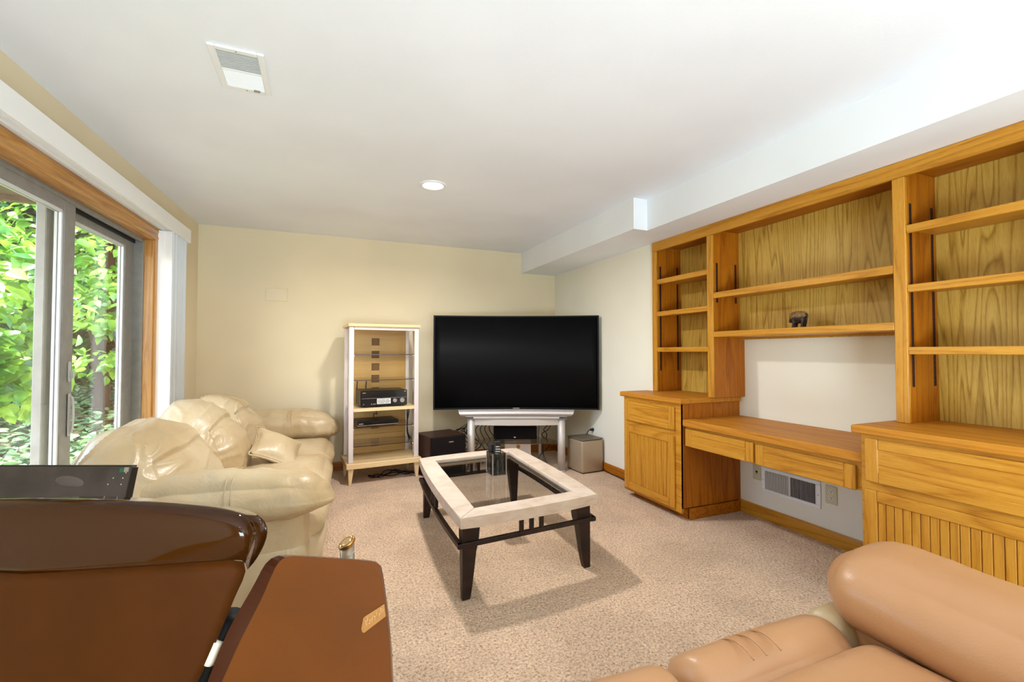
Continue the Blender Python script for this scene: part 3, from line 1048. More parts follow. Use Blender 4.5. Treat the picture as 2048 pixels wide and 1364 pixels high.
# --- things on the alcove wall under the desk
rv = thing('wall_vent', 'white wall register with two louvre banks, on the wall under the desk', 'vent', (XA, 2.217, 0.298), 0, None, None, True)
va, vb, vz0, vz1 = 2.002, 2.434, 0.208, 0.390
bm = NB()
bx(bm, XA - 0.010, XA - 0.0005, va, vb, vz0, vz0 + 0.024, 0.003); bx(bm, XA - 0.010, XA - 0.0005, va, vb, vz1 - 0.024, vz1, 0.003)
bx(bm, XA - 0.010, XA - 0.0005, va, va + 0.032, vz0 + 0.024, vz1 - 0.024, 0.002); bx(bm, XA - 0.010, XA - 0.0005, vb - 0.024, vb, vz0 + 0.024, vz1 - 0.024, 0.002)
bx(bm, XA - 0.010, XA - 0.0005, 2.216, 2.224, vz0 + 0.024, vz1 - 0.024, 0.002)
obj('frame', bm, M['white'], rv)
bm = NB(); bx(bm, XA - 0.0015, XA - 0.0004, va + 0.03, vb - 0.022, vz0 + 0.022, vz1 - 0.022)
obj('duct_opening', bm, M['dark'], rv)
bm = NB()
for k in range(20):
    y_ = 2.227 + k * (0.183 / 19)
    hexa(bm, [(XA - 0.009, y_ + 0.0008, vz0 + 0.024), (XA - 0.009, y_ + 0.0032, vz0 + 0.024), (XA - 0.004, y_ + 0.002, vz0 + 0.024), (XA - 0.004, y_ - 0.0004, vz0 + 0.024)],
         [(XA - 0.009, y_ + 0.0008, vz1 - 0.024), (XA - 0.009, y_ + 0.0032, vz1 - 0.024), (XA - 0.004, y_ + 0.002, vz1 - 0.024), (XA - 0.004, y_ - 0.0004, vz1 - 0.024)])
for k in range(18):
    y_ = 2.039 + k * (0.174 / 17)
    hexa(bm, [(XA - 0.009, y_ - 0.0030, vz0 + 0.024), (XA - 0.009, y_ - 0.0016, vz0 + 0.024), (XA - 0.003, y_ + 0.001, vz0 + 0.024), (XA - 0.003, y_ - 0.0004, vz0 + 0.024)],
         [(XA - 0.009, y_ - 0.0030, vz1 - 0.024), (XA - 0.009, y_ - 0.0016, vz1 - 0.024), (XA - 0.003, y_ + 0.001, vz1 - 0.024), (XA - 0.003, y_ - 0.0004, vz1 - 0.024)])
obj('louvres', bm, M['white'], rv, kind='stuff')
bm = NB()
for k in range(13):
    z_ = vz0 + 0.030 + k * 0.0101
    bx(bm, XA - 0.003, XA - 0.0016, va + 0.032, 2.216, z_, z_ + 0.0012)
obj('damper_bars', bm, M['silverd'], rv, kind='stuff')
for y_ in (va + 0.015, vb - 0.010):
    bm = NB(); cyl(bm, (XA - 0.0115, y_, 0.3), (XA - 0.0095, y_, 0.3), 0.0035)
    obj('screw', bm, M['silverd'], rv)

jp = thing('jack_plate', 'ivory single jack plate left of the wall vent', 'outlet', (XA, 2.482, 0.338), 0, None, None, True)
bm = NB(); bx(bm, XA - 0.006, XA - 0.0004, 2.447, 2.517, 0.281, 0.395, 0.003)
obj('plate', bm, M['beigeplate'], jp)
bm = NB(); bx(bm, XA - 0.0075, XA - 0.005, 2.474, 2.490, 0.334, 0.348); cyl(bm, (XA - 0.007, 2.482, 0.328), (XA - 0.005, 2.482, 0.328), 0.004)
obj('jack', bm, M['dark'], jp)
po_ = thing('power_outlet', 'ivory duplex power outlet right of the wall vent', 'outlet', (XA, 1.936, 0.322), 0, None, None, True)
bm = NB(); bx(bm, XA - 0.006, XA - 0.0004, 1.898, 1.974, 0.263, 0.382, 0.003)
obj('plate', bm, M['beigeplate'], po_)
for z_ in (0.302, 0.343):
    bm = NB(); cyl(bm, (XA - 0.008, 1.936, z_), (XA - 0.005, 1.936, z_), 0.0165, 0.0165, 20)
    r_ = obj('receptacle', bm, M['ivory'], po_)
    bm = NB(); bx(bm, XA - 0.0086, XA - 0.0078, 1.929, 1.9315, z_ - 0.002, z_ + 0.008); bx(bm, XA - 0.0086, XA - 0.0078, 1.9405, 1.943, z_ - 0.002, z_ + 0.008); cyl(bm, (XA - 0.0086, 1.936, z_ - 0.008), (XA - 0.0078, 1.936, z_ - 0.008), 0.0028)
    obj('slots', bm, M['dark'], r_)

# --- dark animal figurine on the middle shelf
fg = thing('animal_figurine', 'small dark four-legged animal figurine on the middle bay shelf', 'figurine', (2.86, 1.995, 1.4045), math.radians(-90))
fg.scale = (0.74, 1.0, 0.96)
fig_y = 0.0
bm = NB()
rbox(bm, (-0.060, -0.026, 0.042), (0.052, 0.026, 0.098), 0.024, 10, (0.004, 0.004, 0.010), None, 0.003, (40, 40, 40), 2)
# head, muzzle and tail grow out of the same skin
rbox(bm, (-0.086, -0.02, 0.046), (-0.046, 0.02, 0.092), 0.018, 8, (0.004, 0.002, 0.004), None, 0.002, (40, 40, 40), 5)
rbox(bm, (-0.096, -0.012, 0.040), (-0.070, 0.012, 0.066), 0.011, 6)
tube(bm, [(0.050, 0, 0.088), (0.064, 0, 0.094), (0.068, 0, 0.075), (0.062, 0, 0.05)], [0.005] * 16, 6, 5)
for sx, sy in ((-0.042, -0.014), (-0.046, 0.014), (0.036, -0.014), (0.032, 0.014)):
    prof = catmull([(sx, sy, 0.07), (sx + 0.003, sy, 0.04), (sx - 0.002, sy, 0.016), (sx - 0.002, sy, 0.0)], 4)
    tube(bm, prof, [0.017 - 0.006 * min(1, i / 6) + (0.003 if i > 10 else 0) for i in range(len(prof))], 8, 0)
obj('body', bm, M['fig'], fg, True)
bm = NB()
rbox(bm, (-0.074, -0.029, 0.066), (0.054, 0.029, 0.104), 0.018, 12, (0.002, 0.003, 0.010), None, 0.006, (60, 60, 60), 3)
obj('fleece', bm, M['fleece'], fg, True)
for s in (-1, 1):
    bm = NB(); prism(bm, [(-0.006, 0), (0.006, 0), (0.001, 0.016)], 'y', -0.003, 0.003)
    bmesh.ops.translate(bm, verts=bm.verts, vec=(-0.062, 0.014 * s, 0.090))
    obj('ear', bm, M['fig'], fg)
# ================================================================== CREAM LEATHER SOFA (left wall)
SO = thing('leather_sofa', 'cream leather three-seat sofa with puffy back cushions under the patio door', 'sofa', (-0.52, 3.70, 0), LROT)
# local axes: x towards the room, y along the wall (far = +), origin floor centre
bm = NB()
rbox(bm, (-0.44, -1.34, 0.04), (0.50, 1.34, 0.34), 0.05, 14, (0.01, 0.02, 0.0), None, 0.004, (3, 2, 5), 4)
obj('base', bm, M['sofa'], SO, True)
for sx in (-0.42, 0.42):
    for sy in (-1.26, 1.26):
        bm = NB(); cyl(bm, (sx, sy, 0.0), (sx, sy, 0.06), 0.03, 0.035, 14)
        obj('foot', bm, M['espresso'], SO)
bm = NB()
rbox(bm, (-0.455, -1.30, 0.10), (-0.30, 1.30, 0.70), 0.07, 12, (0.01, 0, 0.01))
obj('back_frame', bm, M['sofa'], SO, True)


def lean(y0, seed):
    def f(p):
        t = max(0.0, (p.z - 0.42)) / 0.5
        x = p.x - 0.10 * t
        sag = 0.018 * math.sin(p.y * 9 + seed)
        if x < -0.36:
            x = -0.36 + (x + 0.36) * 0.6
        return (x, p.y, p.z + sag * t)
    return f


for k, yc in enumerate((-0.715, 0.0, 0.715)):
    bm = NB()
    rbox(bm, (-0.11, yc - 0.365, 0.26), (0.56, yc + 0.365, 0.425), (0.09, 0.06, 0.08), 18, (0.03, 0.0, 0.035), None, 0.007, (4, 5, 4), k * 3.1)
    obj('seat_cushion', bm, M['sofa'], SO, True)
    bm = NB()
    rbox(bm, (0.40, yc - 0.35, 0.10), (0.555, yc + 0.35, 0.30), (0.07, 0.06, 0.08), 12, (0.02, 0.0, 0.0), None, 0.006, (4, 6, 5), k * 2.3 + 1)
    obj('front_roll', bm, M['sofa'], SO, True)
    bm = NB()
    lo_y = yc - (0.69 if k == 0 else 0.43)
    rbox(bm, (-0.52, lo_y, 0.22), (0.035, yc + 0.40, 0.872 if k == 0 else 0.888), (0.29, 0.46 if k == 0 else 0.33, 0.32), 56, (0.03, 0.0, 0.02), lean(yc, k * 2.0), 0.011, (12.0, 2.2, 10.0), k * 6.3 + 21)
    obj('back_cushion', bm, M['sofa'], SO, True)


def arm(name, y_in, y_out, seed, big):
    """padded arm: upright panel with an overhanging pillow"""
    e = bpy.data.objects.new(name, None)
    COL.objects.link(e); e.parent = SO
    s = 1 if y_out > y_in else -1
    lo, hi = min(y_in, y_out), max(y_in, y_out)
    bm = NB()
    rbox(bm, (-0.43, lo + 0.03, 0.05), (0.50, hi - 0.03, 0.54), (0.035, 0.05, 0.03), 14, (0.01, 0.015, 0), None, 0.003, (3, 3, 4), seed)
    obj('arm_panel', bm, M['sofa'], e, True)
    bm = NB()
    rbox(bm, (-0.445, lo + 0.02, 0.10), (0.512, hi - 0.02, 0.36), (0.04, 0.05, 0.05), 12, (0.008, 0.02, 0.01), None, 0.003, (3, 3, 4), seed + 3)
    obj('lower_skirt', bm, M['sofa'], e, True)

    def droop(p):
        t = max(0.0, (p.x - 0.15) / 0.45)
        q = max(0.0, (0.575 - p.z) / 0.12)
        return (p.x, p.y, p.z - 0.035 * t * t + (0.075 if big else 0.03) * t * q)
    bm = NB()
    rbox(bm, (-0.455, lo - 0.015, 0.42 if big else 0.375), (0.61, hi + 0.015, 0.665), (0.17, 0.13, 0.12), 40, (0.02, 0.02, 0.03), droop, 0.012, (10, 1.6, 3), seed + 1)
    obj('arm_pillow', bm, M['sofa'], e, True)
    # raised seams across the pillow
    for xs in (0.18, 0.205):
        pts = []
        zc = 0.5425
        yc, hy, hz = (lo + hi) / 2, (hi - lo) / 2 + 0.032, 0.148
        for i in range(13):
            a = math.pi * i / 12
            pts.append((xs, yc - hy * math.copysign(abs(math.cos(a)) ** 0.62, math.cos(a)), zc + hz * math.sin(a) ** 0.62))
        bm = NB(); tube(bm, pts, 0.0025, 5, 2)
        obj('seam', bm, M['sofa'], e, True)
    return e


arm('arm', -1.075, -1.36, 11.0, True)
arm('arm', 1.075, 1.36, 17.0, False)

# throw cushion lying on the seat
tp = thing('throw_pillow', 'small cream throw pillow leaning against the middle back cushion of the sofa', 'pillow', (-0.315, 3.79, 0.462), LROT)


def pil(p):
    p = Vector((p.x * 0.80, p.y * 0.80, p.z * 0.9))
    r = (abs(p.x) / 0.152) ** 2 * (abs(p.y) / 0.152) ** 2
    k = 1 + 0.14 * r
    q = Vector((p.x * k, p.y * k, p.z * (1 - 0.0 * r)))
    q = Matrix.Rotation(math.radians(24), 3, 'X') @ Matrix.Rotation(math.radians(30), 3, 'Y') @ q
    return (q.x, q.y, q.z + 0.075)


bm = NB()
rbox(bm, (-0.19, -0.19, -0.028), (0.19, 0.19, 0.028), (0.05, 0.05, 0.028), 18, (0.0, 0.0, 0.055), pil, 0.007, (7, 7, 7), 5)
obj('cover', bm, M['sofa'], tp, True)
bm = NB()
ring = []
for i in range(48):
    a = 2 * math.pi * i / 48
    c, s = math.cos(a), math.sin(a)
    m = max(abs(c), abs(s))
    ring.append(pil(Vector((0.192 * c / m * (1 - 0.06 * (1 - m)), 0.192 * s / m, 0))))
tube(bm, ring + [ring[0]], 0.006, 6, 2)
obj('piping', bm, M['sofa'], tp, True)

# ================================================================== TAN RECLINER SOFA (foreground right)
RS = thing('recliner_sofa', 'tan leather sofa with a fat rolled arm in the right foreground', 'sofa', (1.0, 0.35, 0), 0)
# local axes = world axes, origin (1.0, 0.35)
bm = NB(); rbox(bm, (-0.72, -0.42, 0.05), (0.82, 0.50, 0.30), 0.05, 10)
obj('base', bm, M['tan'], RS, True)
for sx in (-0.62, 0.72):
    for sy in (-0.34, 0.42):
        bm = NB(); cyl(bm, (sx, sy, 0), (sx, sy, 0.07), 0.03, 0.03, 12)
        obj('foot', bm, M['espresso'], RS)


def seat_drop(p):
    t = max(0.0, (p.y - 0.52) / 0.2)
    return (p.x, p.y, p.z - 0.05 * t * t)


for k, (xa, xb) in enumerate(((-0.125, 0.470), (-0.70, -0.135))):
    bm = NB(); rbox(bm, (xa, 0.475, 0.10), (xb, 0.695, 0.435), (0.05, 0.13, 0.12), 24, (0.0, 0.02, 0.015), seat_drop, 0.003, (3.0, 1.0, 1.5), 3 + k)
    from mathutils.bvhtree import BVHTree
    bvh = BVHTree.FromBMesh(bm)
    e = obj('front_roll', bm, M['tan'], RS, True)
    # stitched pleats over the roll
    for q in (0.32, 0.40, 0.49):
        xs = xa + (xb - xa) * q
        pts = []
        for i in range(11):
            a = math.radians(0 + 112 * i / 10)
            pts.append((xs + 0.05 * (i / 10.0 - 0.5) * -1, 0.565 + 0.142 * math.cos(a), 0.322 + 0.138 * math.sin(a) - 0.05 * max(0.0, (0.565 + 0.135 * math.cos(a) - 0.52) / 0.2) ** 2))
        bm = NB(); tube(bm, pts, 0.0026, 6, 2)
        obj('pleat', bm, M['tan'], e, True)
    bm = NB(); rbox(bm, (xa, -0.14, 0.25), (xb, 0.49, 0.44), (0.06, 0.07, 0.07), 22, (0.0, 0.01, 0.02), None, 0.004, (4.0, 1.2, 2), 8 + k)
    obj('seat_cushion', bm, M['tan'], RS, True)
    bm = NB(); rbox(bm, (xa, -0.42, 0.36), (xb, -0.12, 0.74), (0.08, 0.12, 0.14), 16, (0, 0.03, 0.02))
    obj('back_cushion', bm, M['tan'], RS, True)
for side, (xa, xb) in enumerate(((0.475, 0.815),)):
    e = bpy.data.objects.new('arm', None)
    COL.objects.link(e); e.parent = RS
    bm = NB(); rbox(bm, (xa + 0.02, -0.40, 0.05), (xb - 0.02, 0.57, 0.46), 0.05, 12, (0, 0.01, 0))
    obj('arm_panel', bm, M['tan'], e, True)
    bm = NB(); rbox(bm, (xa - 0.040, -0.42, 0.385), (xb + 0.012, 0.625, 0.640), (0.17, 0.10, 0.12), 28, (0.02, 0.03, 0.012), lambda p: (p.x, p.y, p.z - 0.05 * max(0.0, 0.5 - p.y)), 0.004, (2.2, 3.0, 2.2), 21 + side)
    obj('arm_pillow', bm, M['tan'], e, True)
    bm = NB(); rbox(bm, (xa - 0.035, 0.53, 0.08), (xb - 0.06, 0.675, 0.43), (0.05, 0.05, 0.08), 10)
    obj('front_scroll', bm, M['sofa'], e, True)

# ================================================================== COFFEE TABLE
CT = thing('coffee_table', 'low coffee table with pale stone frame, glass centre and dark tapered legs', 'table', (1.077, 2.872, 0), 0)
SHX, SHY = 0.044, 0.082       # the top is slightly out of square


def tq(x, y):
    return (x + SHX * y, y + SHY * x)


TZ0, TZ1 = 0.375, 0.433
HWX, HLY = 0.418, 0.668
HIX, HIY = 0.312, 0.556
e = bpy.data.objects.new('stone_top', None); COL.objects.link(e); e.parent = CT


def bowed(x0, y0, x1, y1, n, bow, nx, ny):
    out = []
    for i in range(n):
        t = i / n
        b = bow * 4 * t * (1 - t)
        out.append((x0 + (x1 - x0) * t + nx * b, y0 + (y1 - y0) * t + ny * b))
    return out


corn = [(-HWX, -HLY), (HWX, -HLY), (HWX, HLY), (-HWX, HLY)]
inn = [(-HIX, -HIY), (HIX, -HIY), (HIX, HIY), (-HIX, HIY)]
nrm4 = [(0, -1), (1, 0), (0, 1), (-1, 0)]
for k in range(4):
    bm = NB()
    a, b = corn[k], corn[(k + 1) % 4]
    c, d = inn[(k + 1) % 4], inn[k]
    outl = bowed(a[0], a[1], b[0], b[1], 8, 0.022, *nrm4[k]) + [b, c, d]
    pts = [tq(*p) for p in outl]
    # pull the mitres together by a hair so the joints read
    prism(bm, pts, 'z', TZ0, TZ1, 0.006, 2)
    obj('stone_slab', bm, M['stone'], e)
bm = NB()
prism(bm, [tq(*p) for p in ((-HIX - 0.012, -HIY - 0.012), (HIX + 0.012, -HIY - 0.012), (HIX + 0.012, HIY + 0.012), (-HIX - 0.012, HIY + 0.012))], 'z', 0.4105, 0.4185)
bmesh.ops.scale(bm, vec=(0.958, 0.976, 1), verts=bm.verts)
obj('glass_pane', bm, M['tglass'], CT)
bm = NB()
for a, b in (((-HIX, -HIY), (HIX, -HIY)), ((HIX, -HIY), (HIX, HIY)), ((HIX, HIY), (-HIX, HIY)), ((-HIX, HIY), (-HIX, -HIY))):
    p, q = tq(*a), tq(*b)
    v = Vector((q[0] - p[0], q[1] - p[1])).normalized()
    n_ = Vector((-v.y, v.x)) * 0.014
    prism(bm, [p, q, (q[0] + n_.x, q[1] + n_.y), (p[0] + n_.x, p[1] + n_.y)], 'z', 0.398, 0.410)
obj('glass_ledge', bm, M['espresso'], CT)
LX, LY = 0.350, 0.575


def leg_bm(sx, sy):
    """flared square leg: broad at the top, sabre curve to a narrow foot"""
    bm = NB()
    secs = []
    for i in range(9):
        t = i / 8
        z = TZ0 * (1 - t)
        wd = 0.036 * (1 - t) ** 0.8 + 0.031 + (0.005 if t < 0.3 else 0)
        off = 0.016 * t - 0.03 * t * t * 0.2
        secs.append((z, wd, off))
    rings = []
    for z, wd, off in secs:
        ox, oy = sx * (LX + 0.012), sy * (LY + 0.012)
        x1, y1 = ox + sx * (0.033 + off * 0.0), oy + sy * (0.033 + off * 0.0)
        x0, y0 = x1 - sx * wd * 1.35, y1 - sy * wd * 1.15
        r = [(x0, y0), (x1, y0), (x1, y1), (x0, y1)]
        if sx * sy < 0:
            r = r[::-1]
        rings.append([bm.verts.new((*tq(*p), z)) for p in r])
    for i in range(8):
        for k in range(4):
            bm.faces.new((rings[i][k], rings[i][(k + 1) % 4], rings[i + 1][(k + 1) % 4], rings[i + 1][k]))
    bm.faces.new(rings[0][::-1]); bm.faces.new(rings[-1])
    bmesh.ops.recalc_face_normals(bm, faces=bm.faces[:])
    return bm


for sx in (-1, 1):
    for sy in (-1, 1):
        obj('leg', leg_bm(sx, sy), M['espresso'], CT)
RZ0, RZ1 = 0.268, 0.292
for sgn in (-1, 1):
    y_ = sgn * (LY + 0.053)
    bm = NB(); prism(bm, [tq(-LX - 0.075, y_ - 0.012), tq(LX + 0.075, y_ - 0.012), tq(LX + 0.075, y_ + 0.012), tq(-LX - 0.075, y_ + 0.012)], 'z', RZ0, RZ1, 0.003)
    obj('stretcher', bm, M['espresso'], CT)
    for k in (-1, 0, 1):
        c = tq(k * 0.062, y_)
        bm = NB(); bx(bm, c[0] - 0.010, c[0] + 0.010, c[1] - 0.010, c[1] + 0.010, RZ1, TZ0 + 0.001)
        obj('spindle', bm, M['espresso'], CT)
    x_ = sgn * (LX + 0.060)
    bm = NB()
    o1 = [tq(x_ - 0.012 + sgn * 0.02 * (1 - (t / 5 - 1) ** 2), (t / 5 - 1) * (LY + 0.068)) for t in range(11)]
    o2 = [tq(x_ + 0.012 + sgn * 0.02 * (1 - (t / 5 - 1) ** 2), (t / 5 - 1) * (LY + 0.068)) for t in range(10, -1, -1)]
    prism(bm, (o1 + o2)[::-1], 'z', RZ0 + 0.0, RZ1, 0.002)
    obj('stretcher', bm, M['espresso'], CT)
    for k in (-1, 0, 1):
        c = tq(x_ + sgn * 0.0195 - sgn * 0.006, k * 0.062)
        bm = NB(); bx(bm, c[0] - 0.010, c[0] + 0.010, c[1] - 0.010, c[1] + 0.010, RZ1, TZ0 + 0.001)
        obj('spindle', bm, M['espresso'], CT)

# square glass holder with remotes, standing on the glass
GZ = 0.4185
gh = thing('glass_holder', 'square ribbed glass caddy holding remote controls on the coffee table', 'vase', (1.097, 2.911, GZ), 0)
bm = NB()
hx, hy, hh = 0.049, 0.061, 0.150
for k in range(4):
    ln = hx if k % 2 == 0 else hy
    of = hy if k % 2 == 0 else hx
    n = 12
    Mx = Matrix.Rotation(k * math.pi / 2, 4, 'Z')
    front = []
    for i in range(n + 1):
        t = -1 + 2 * i / n
        front.append((t * ln, -of + 0.0035 * math.sin(i * 2.4)))
    pts = front + [(ln - 0.004, -of + 0.010), (-ln + 0.004, -of + 0.010)]
    b2 = NB(); prism(b2, pts, 'z', 0.008, hh)
    bmesh.ops.transform(b2, matrix=Mx, verts=b2.verts)
    me_ = bpy.data.meshes.new('tmp'); b2.to_mesh(me_); b2.free(); bm.from_mesh(me_); bpy.data.meshes.remove(me_)
bx(bm, -hx, hx, -hy, hy, 0, 0.010, 0.003)
obj('glass_body', bm, M['glassvase'], gh)
bm = NB()
for sx in (-1, 1):
    for sy in (-1, 1):
        cyl(bm, (sx * (hx - 0.001), sy * (hy - 0.001), 0.004), (sx * (hx - 0.001), sy * (hy - 0.001), hh), 0.0045, 0.0045, 8)
bx(bm, -hx - 0.001, hx + 0.001, -hy - 0.003, -hy + 0.001, -0.0, 0.006)
obj('corner_beads', bm, M['silverd'], gh)
RM = [('black remote control with pale buttons, front left in the glass caddy', -0.012, -0.020, 0.046, 0.205, -4, 6),
      ('tall plain black remote control, rightmost in the glass caddy', 0.022, 0.004, 0.040, 0.215, 3, -5),
      ('thin black remote control at the back of the glass caddy', -0.016, 0.030, 0.042, 0.185, -6, -3)]
for i, (lb, rx, ry, rw, rh, tx, ty) in enumerate(RM):
    rm = thing('remote_control', lb, 'remote', (1.097 + rx, 2.911 + ry, GZ + 0.0105), math.radians(8 - 9 * i), 'remotes in the glass caddy')
    rm.rotation_euler = (math.radians(tx), math.radians(ty), math.radians(8 - 9 * i))
    bm = NB(); bx(bm, -rw / 2, rw / 2, -0.009, 0.009, 0.002, rh, 0.005, None, 2)
    obj('case', bm, M['black'], rm)
    for r_ in range(4):
        for c_ in range(3):
            bm = NB(); bx(bm, -rw * 0.36 + c_ * rw * 0.26, -rw * 0.36 + c_ * rw * 0.26 + rw * 0.21, -0.0112, -0.0088, rh - 0.032 - r_ * 0.016, rh - 0.024 - r_ * 0.016, 0.001)
            obj('button', bm, M['label'] if (i == 0) else M['cable'], rm)

# ================================================================== TELEVISION ON ITS STAND
ry = -YAW
FWH = Vector((math.sin(YAW), math.cos(YAW), 0))


def at(d, cx):
    p = FWH * d + RT * cx
    return (p.x, p.y, 0)


tvp = at(4.885, 0.045)
TV = thing('television', 'large black curved flat-screen television on the silver stand', 'television', (tvp[0], tvp[1], 0.575), ry)
TW, TH, TBZ = 0.878, 1.003, 0.062
RC = 4.3


def arc_slab(bm, w0, w1, z0, z1, d0, d1, n=28):
    """curved slab: depth measured towards the back"""
    rows = []
    for i in range(n + 1):
        x = w0 + (w1 - w0) * i / n
        y = -x * x / (2 * RC)
        rows.append([bm.verts.new((x, y + d0, z0)), bm.verts.new((x, y + d1, z0)), bm.verts.new((x, y + d1, z1)), bm.verts.new((x, y + d0, z1))])
    for i in range(n):
        for k in range(4):
            bm.faces.new((rows[i][k], rows[i + 1][k], rows[i + 1][(k + 1) % 4], rows[i][(k + 1) % 4]))
    bm.faces.new(rows[0]); bm.faces.new(rows[-1][::-1])
    bmesh.ops.recalc_face_normals(bm, faces=bm.faces[:])


bm = NB(); arc_slab(bm, -TW + 0.016, TW - 0.016, TBZ + 0.018, TBZ + TH - 0.014, 0.004, 0.016)
obj('screen', bm, M['screen'], TV, True)
bm = NB()
arc_slab(bm, -TW, TW, TBZ, TBZ + 0.018, 0, 0.03); arc_slab(bm, -TW, TW, TBZ + TH - 0.014, TBZ + TH, 0, 0.03)
arc_slab(bm, -TW, -TW + 0.016, TBZ + 0.018, TBZ + TH - 0.014, 0, 0.03, 2); arc_slab(bm, TW - 0.016, TW, TBZ + 0.018, TBZ + TH - 0.014, 0, 0.03, 2)
obj('bezel', bm, M['bezel'], TV)
bm = NB(); arc_slab(bm, -TW + 0.01, TW - 0.01, TBZ + 0.01, TBZ + TH - 0.01, 0.018, 0.045); arc_slab(bm, -0.55, 0.55, TBZ + 0.05, TBZ + 0.62, 0.045, 0.085)
obj('back_shell', bm, M['black'], TV)
bm = NB(); bx(bm, -0.035, 0.035, -0.0025, 0.0, TBZ + 0.004, TBZ + 0.013, 0.001)
obj('logo_plate', bm, M['silverd'], TV)
e = bpy.data.objects.new('pedestal', None); COL.objects.link(e); e.parent = TV
bm = NB()


def arc_prof(bm, half, prof, n=24, taper=0.0):
    rows = []
    for i in range(n + 1):
        t = -1 + 2 * i / n
        r_ = []
        for (d, z) in prof:
            x = t * (half - taper * (prof[-1][1] - z))
            r_.append(bm.verts.new((x, -x * x / (2 * RC) + d, z)))
        rows.append(r_)
    m = len(prof)
    for i in range(n):
        for k in range(m):
            bm.faces.new((rows[i][k], rows[i + 1][k], rows[i + 1][(k + 1) % m], rows[i][(k + 1) % m]))
    bm.faces.new(rows[0]); bm.faces.new(rows[-1][::-1])
    bmesh.ops.recalc_face_normals(bm, faces=bm.faces[:])


arc_prof(bm, 0.606, [(-0.085, 0.022), (0.04, 0.022), (0.04, 0.060), (-0.03, 0.060), (-0.07, 0.044)], 24, 0.5)
obj('upper_wedge', bm, M['silver'], e)
bm = NB(); arc_prof(bm, 0.592, [(-0.098, 0.004), (0.06, 0.004), (0.06, 0.0215), (-0.102, 0.0215)], 24, 0.8)
obj('lower_plate', bm, M['silverd'], e)
for s in (-1, 1):
    bm = NB(); bx(bm, s * 0.45 - 0.03, s * 0.45 + 0.03, -0.10, 0.03, 0.0, 0.004)
    obj('pad', bm, M['black'], e)

ST = thing('tv_stand', 'silver tube TV stand with glass shelf across the far corner', 'stand', (tvp[0], tvp[1], 0), ry)
LZ = 0.545
for cx_, d_, r_ in ((-0.475, -0.10, 0.040), (0.475, -0.10, 0.040)):
    bm = NB(); cyl(bm, (cx_, d_, 0.012), (cx_, d_, LZ), r_, r_, 28); cyl(bm, (cx_, d_, 0), (cx_, d_, 0.012), r_ + 0.004, r_ + 0.004, 28)
    obj('leg', bm, M['silver'], ST, True)
for cx_ in (-0.22, 0.27):
    bm = NB(); cyl(bm, (cx_, 0.26, 0), (cx_, 0.26, LZ), 0.018, 0.018, 16)
    obj('leg', bm, M['silver'], ST, True)
bm = NB()
prism(bm, [(-0.52, -0.145), (0.52, -0.145), (0.52, -0.04), (0.32, 0.31), (-0.27, 0.31), (-0.52, -0.04)], 'z', LZ, LZ + 0.010, 0.002)
obj('lower_top', bm, M['silverd'], ST)
bm = NB()
prism(bm, [(-0.53, -0.15), (0.53, -0.15), (0.53, -0.04), (0.33, 0.32), (-0.28, 0.32), (-0.53, -0.04)], 'z', LZ + 0.010, LZ + 0.0295, 0.002)
obj('top_plate', bm, M['silver'], ST)
for s in (-1, 1):
    bm = NB(); bx(bm, s * 0.49 - 0.042, s * 0.49 + 0.042, -0.156, -0.1505, LZ + 0.014, LZ + 0.027)
    obj('end_inlay', bm, M['espresso'], ST)
bm = NB()
n = 20
ro = [(-0.44 + 0.88 * i / n, -0.115 - 0.035 * (1 - (2 * i / n - 1) ** 2)) for i in range(n + 1)]
ri = [(x, y + 0.018) for x, y in reversed(ro)]
prism(bm, ro + ri, 'z', LZ - 0.062, LZ - 0.001, 0.002)
obj('apron', bm, M['silver'], ST)
bm = NB()
prism(bm, [(-0.46, -0.11), (0.46, -0.11), (0.46, -0.02), (0.30, 0.285), (-0.25, 0.285), (-0.46, -0.02)], 'z', 0.285, 0.293, 0.0)
obj('glass_shelf', bm, M['sglass'], ST)
bm = NB(); prism(bm, [(-0.46, -0.1115), (0.46, -0.1115), (0.46, -0.1102), (-0.46, -0.1102)], 'z', 0.2855, 0.2925)
obj('shelf_edge', bm, M['gedge'], ST)
bm = NB(); bx(bm, -0.125, 0.165, 0.17, 0.188, 0.0, 0.2845, 0.002)
obj('cable_panel', bm, M['rackpost'], ST)
bm = NB(); cyl(bm, (0.025, 0.168, 0.20), (0.025, 0.1705, 0.20), 0.022, 0.022, 20)
obj('cable_grommet', bm, M['bronze'], ST)

cs = thing('centre_speaker', 'long black centre speaker on the glass shelf of the TV stand', 'speaker', (*at(5.0, 0.035)[:2], 0.2935), ry)
bm = NB(); bx(bm, -0.236, 0.236, 0.0, 0.118, 0, 0.140, 0.004)
obj('cabinet', bm, M['black'], cs)
bm = NB(); bx(bm, -0.238, 0.238, -0.016, -0.0005, 0.001, 0.139, 0.006)
obj('cloth_front', bm, M['cloth_black'], cs)
bm = NB(); lathe(bm, [(0.001, 0.004), (0.010, 0.003), (0.013, 0.0)], 20, Matrix.Translation((-0.004, -0.016, 0.022)) @ Matrix.Scale(0.6, 4, (0, 0, 1)) @ Matrix.Rotation(math.pi / 2, 4, 'X'))
obj('emblem', bm, M['chrome'], cs, True)

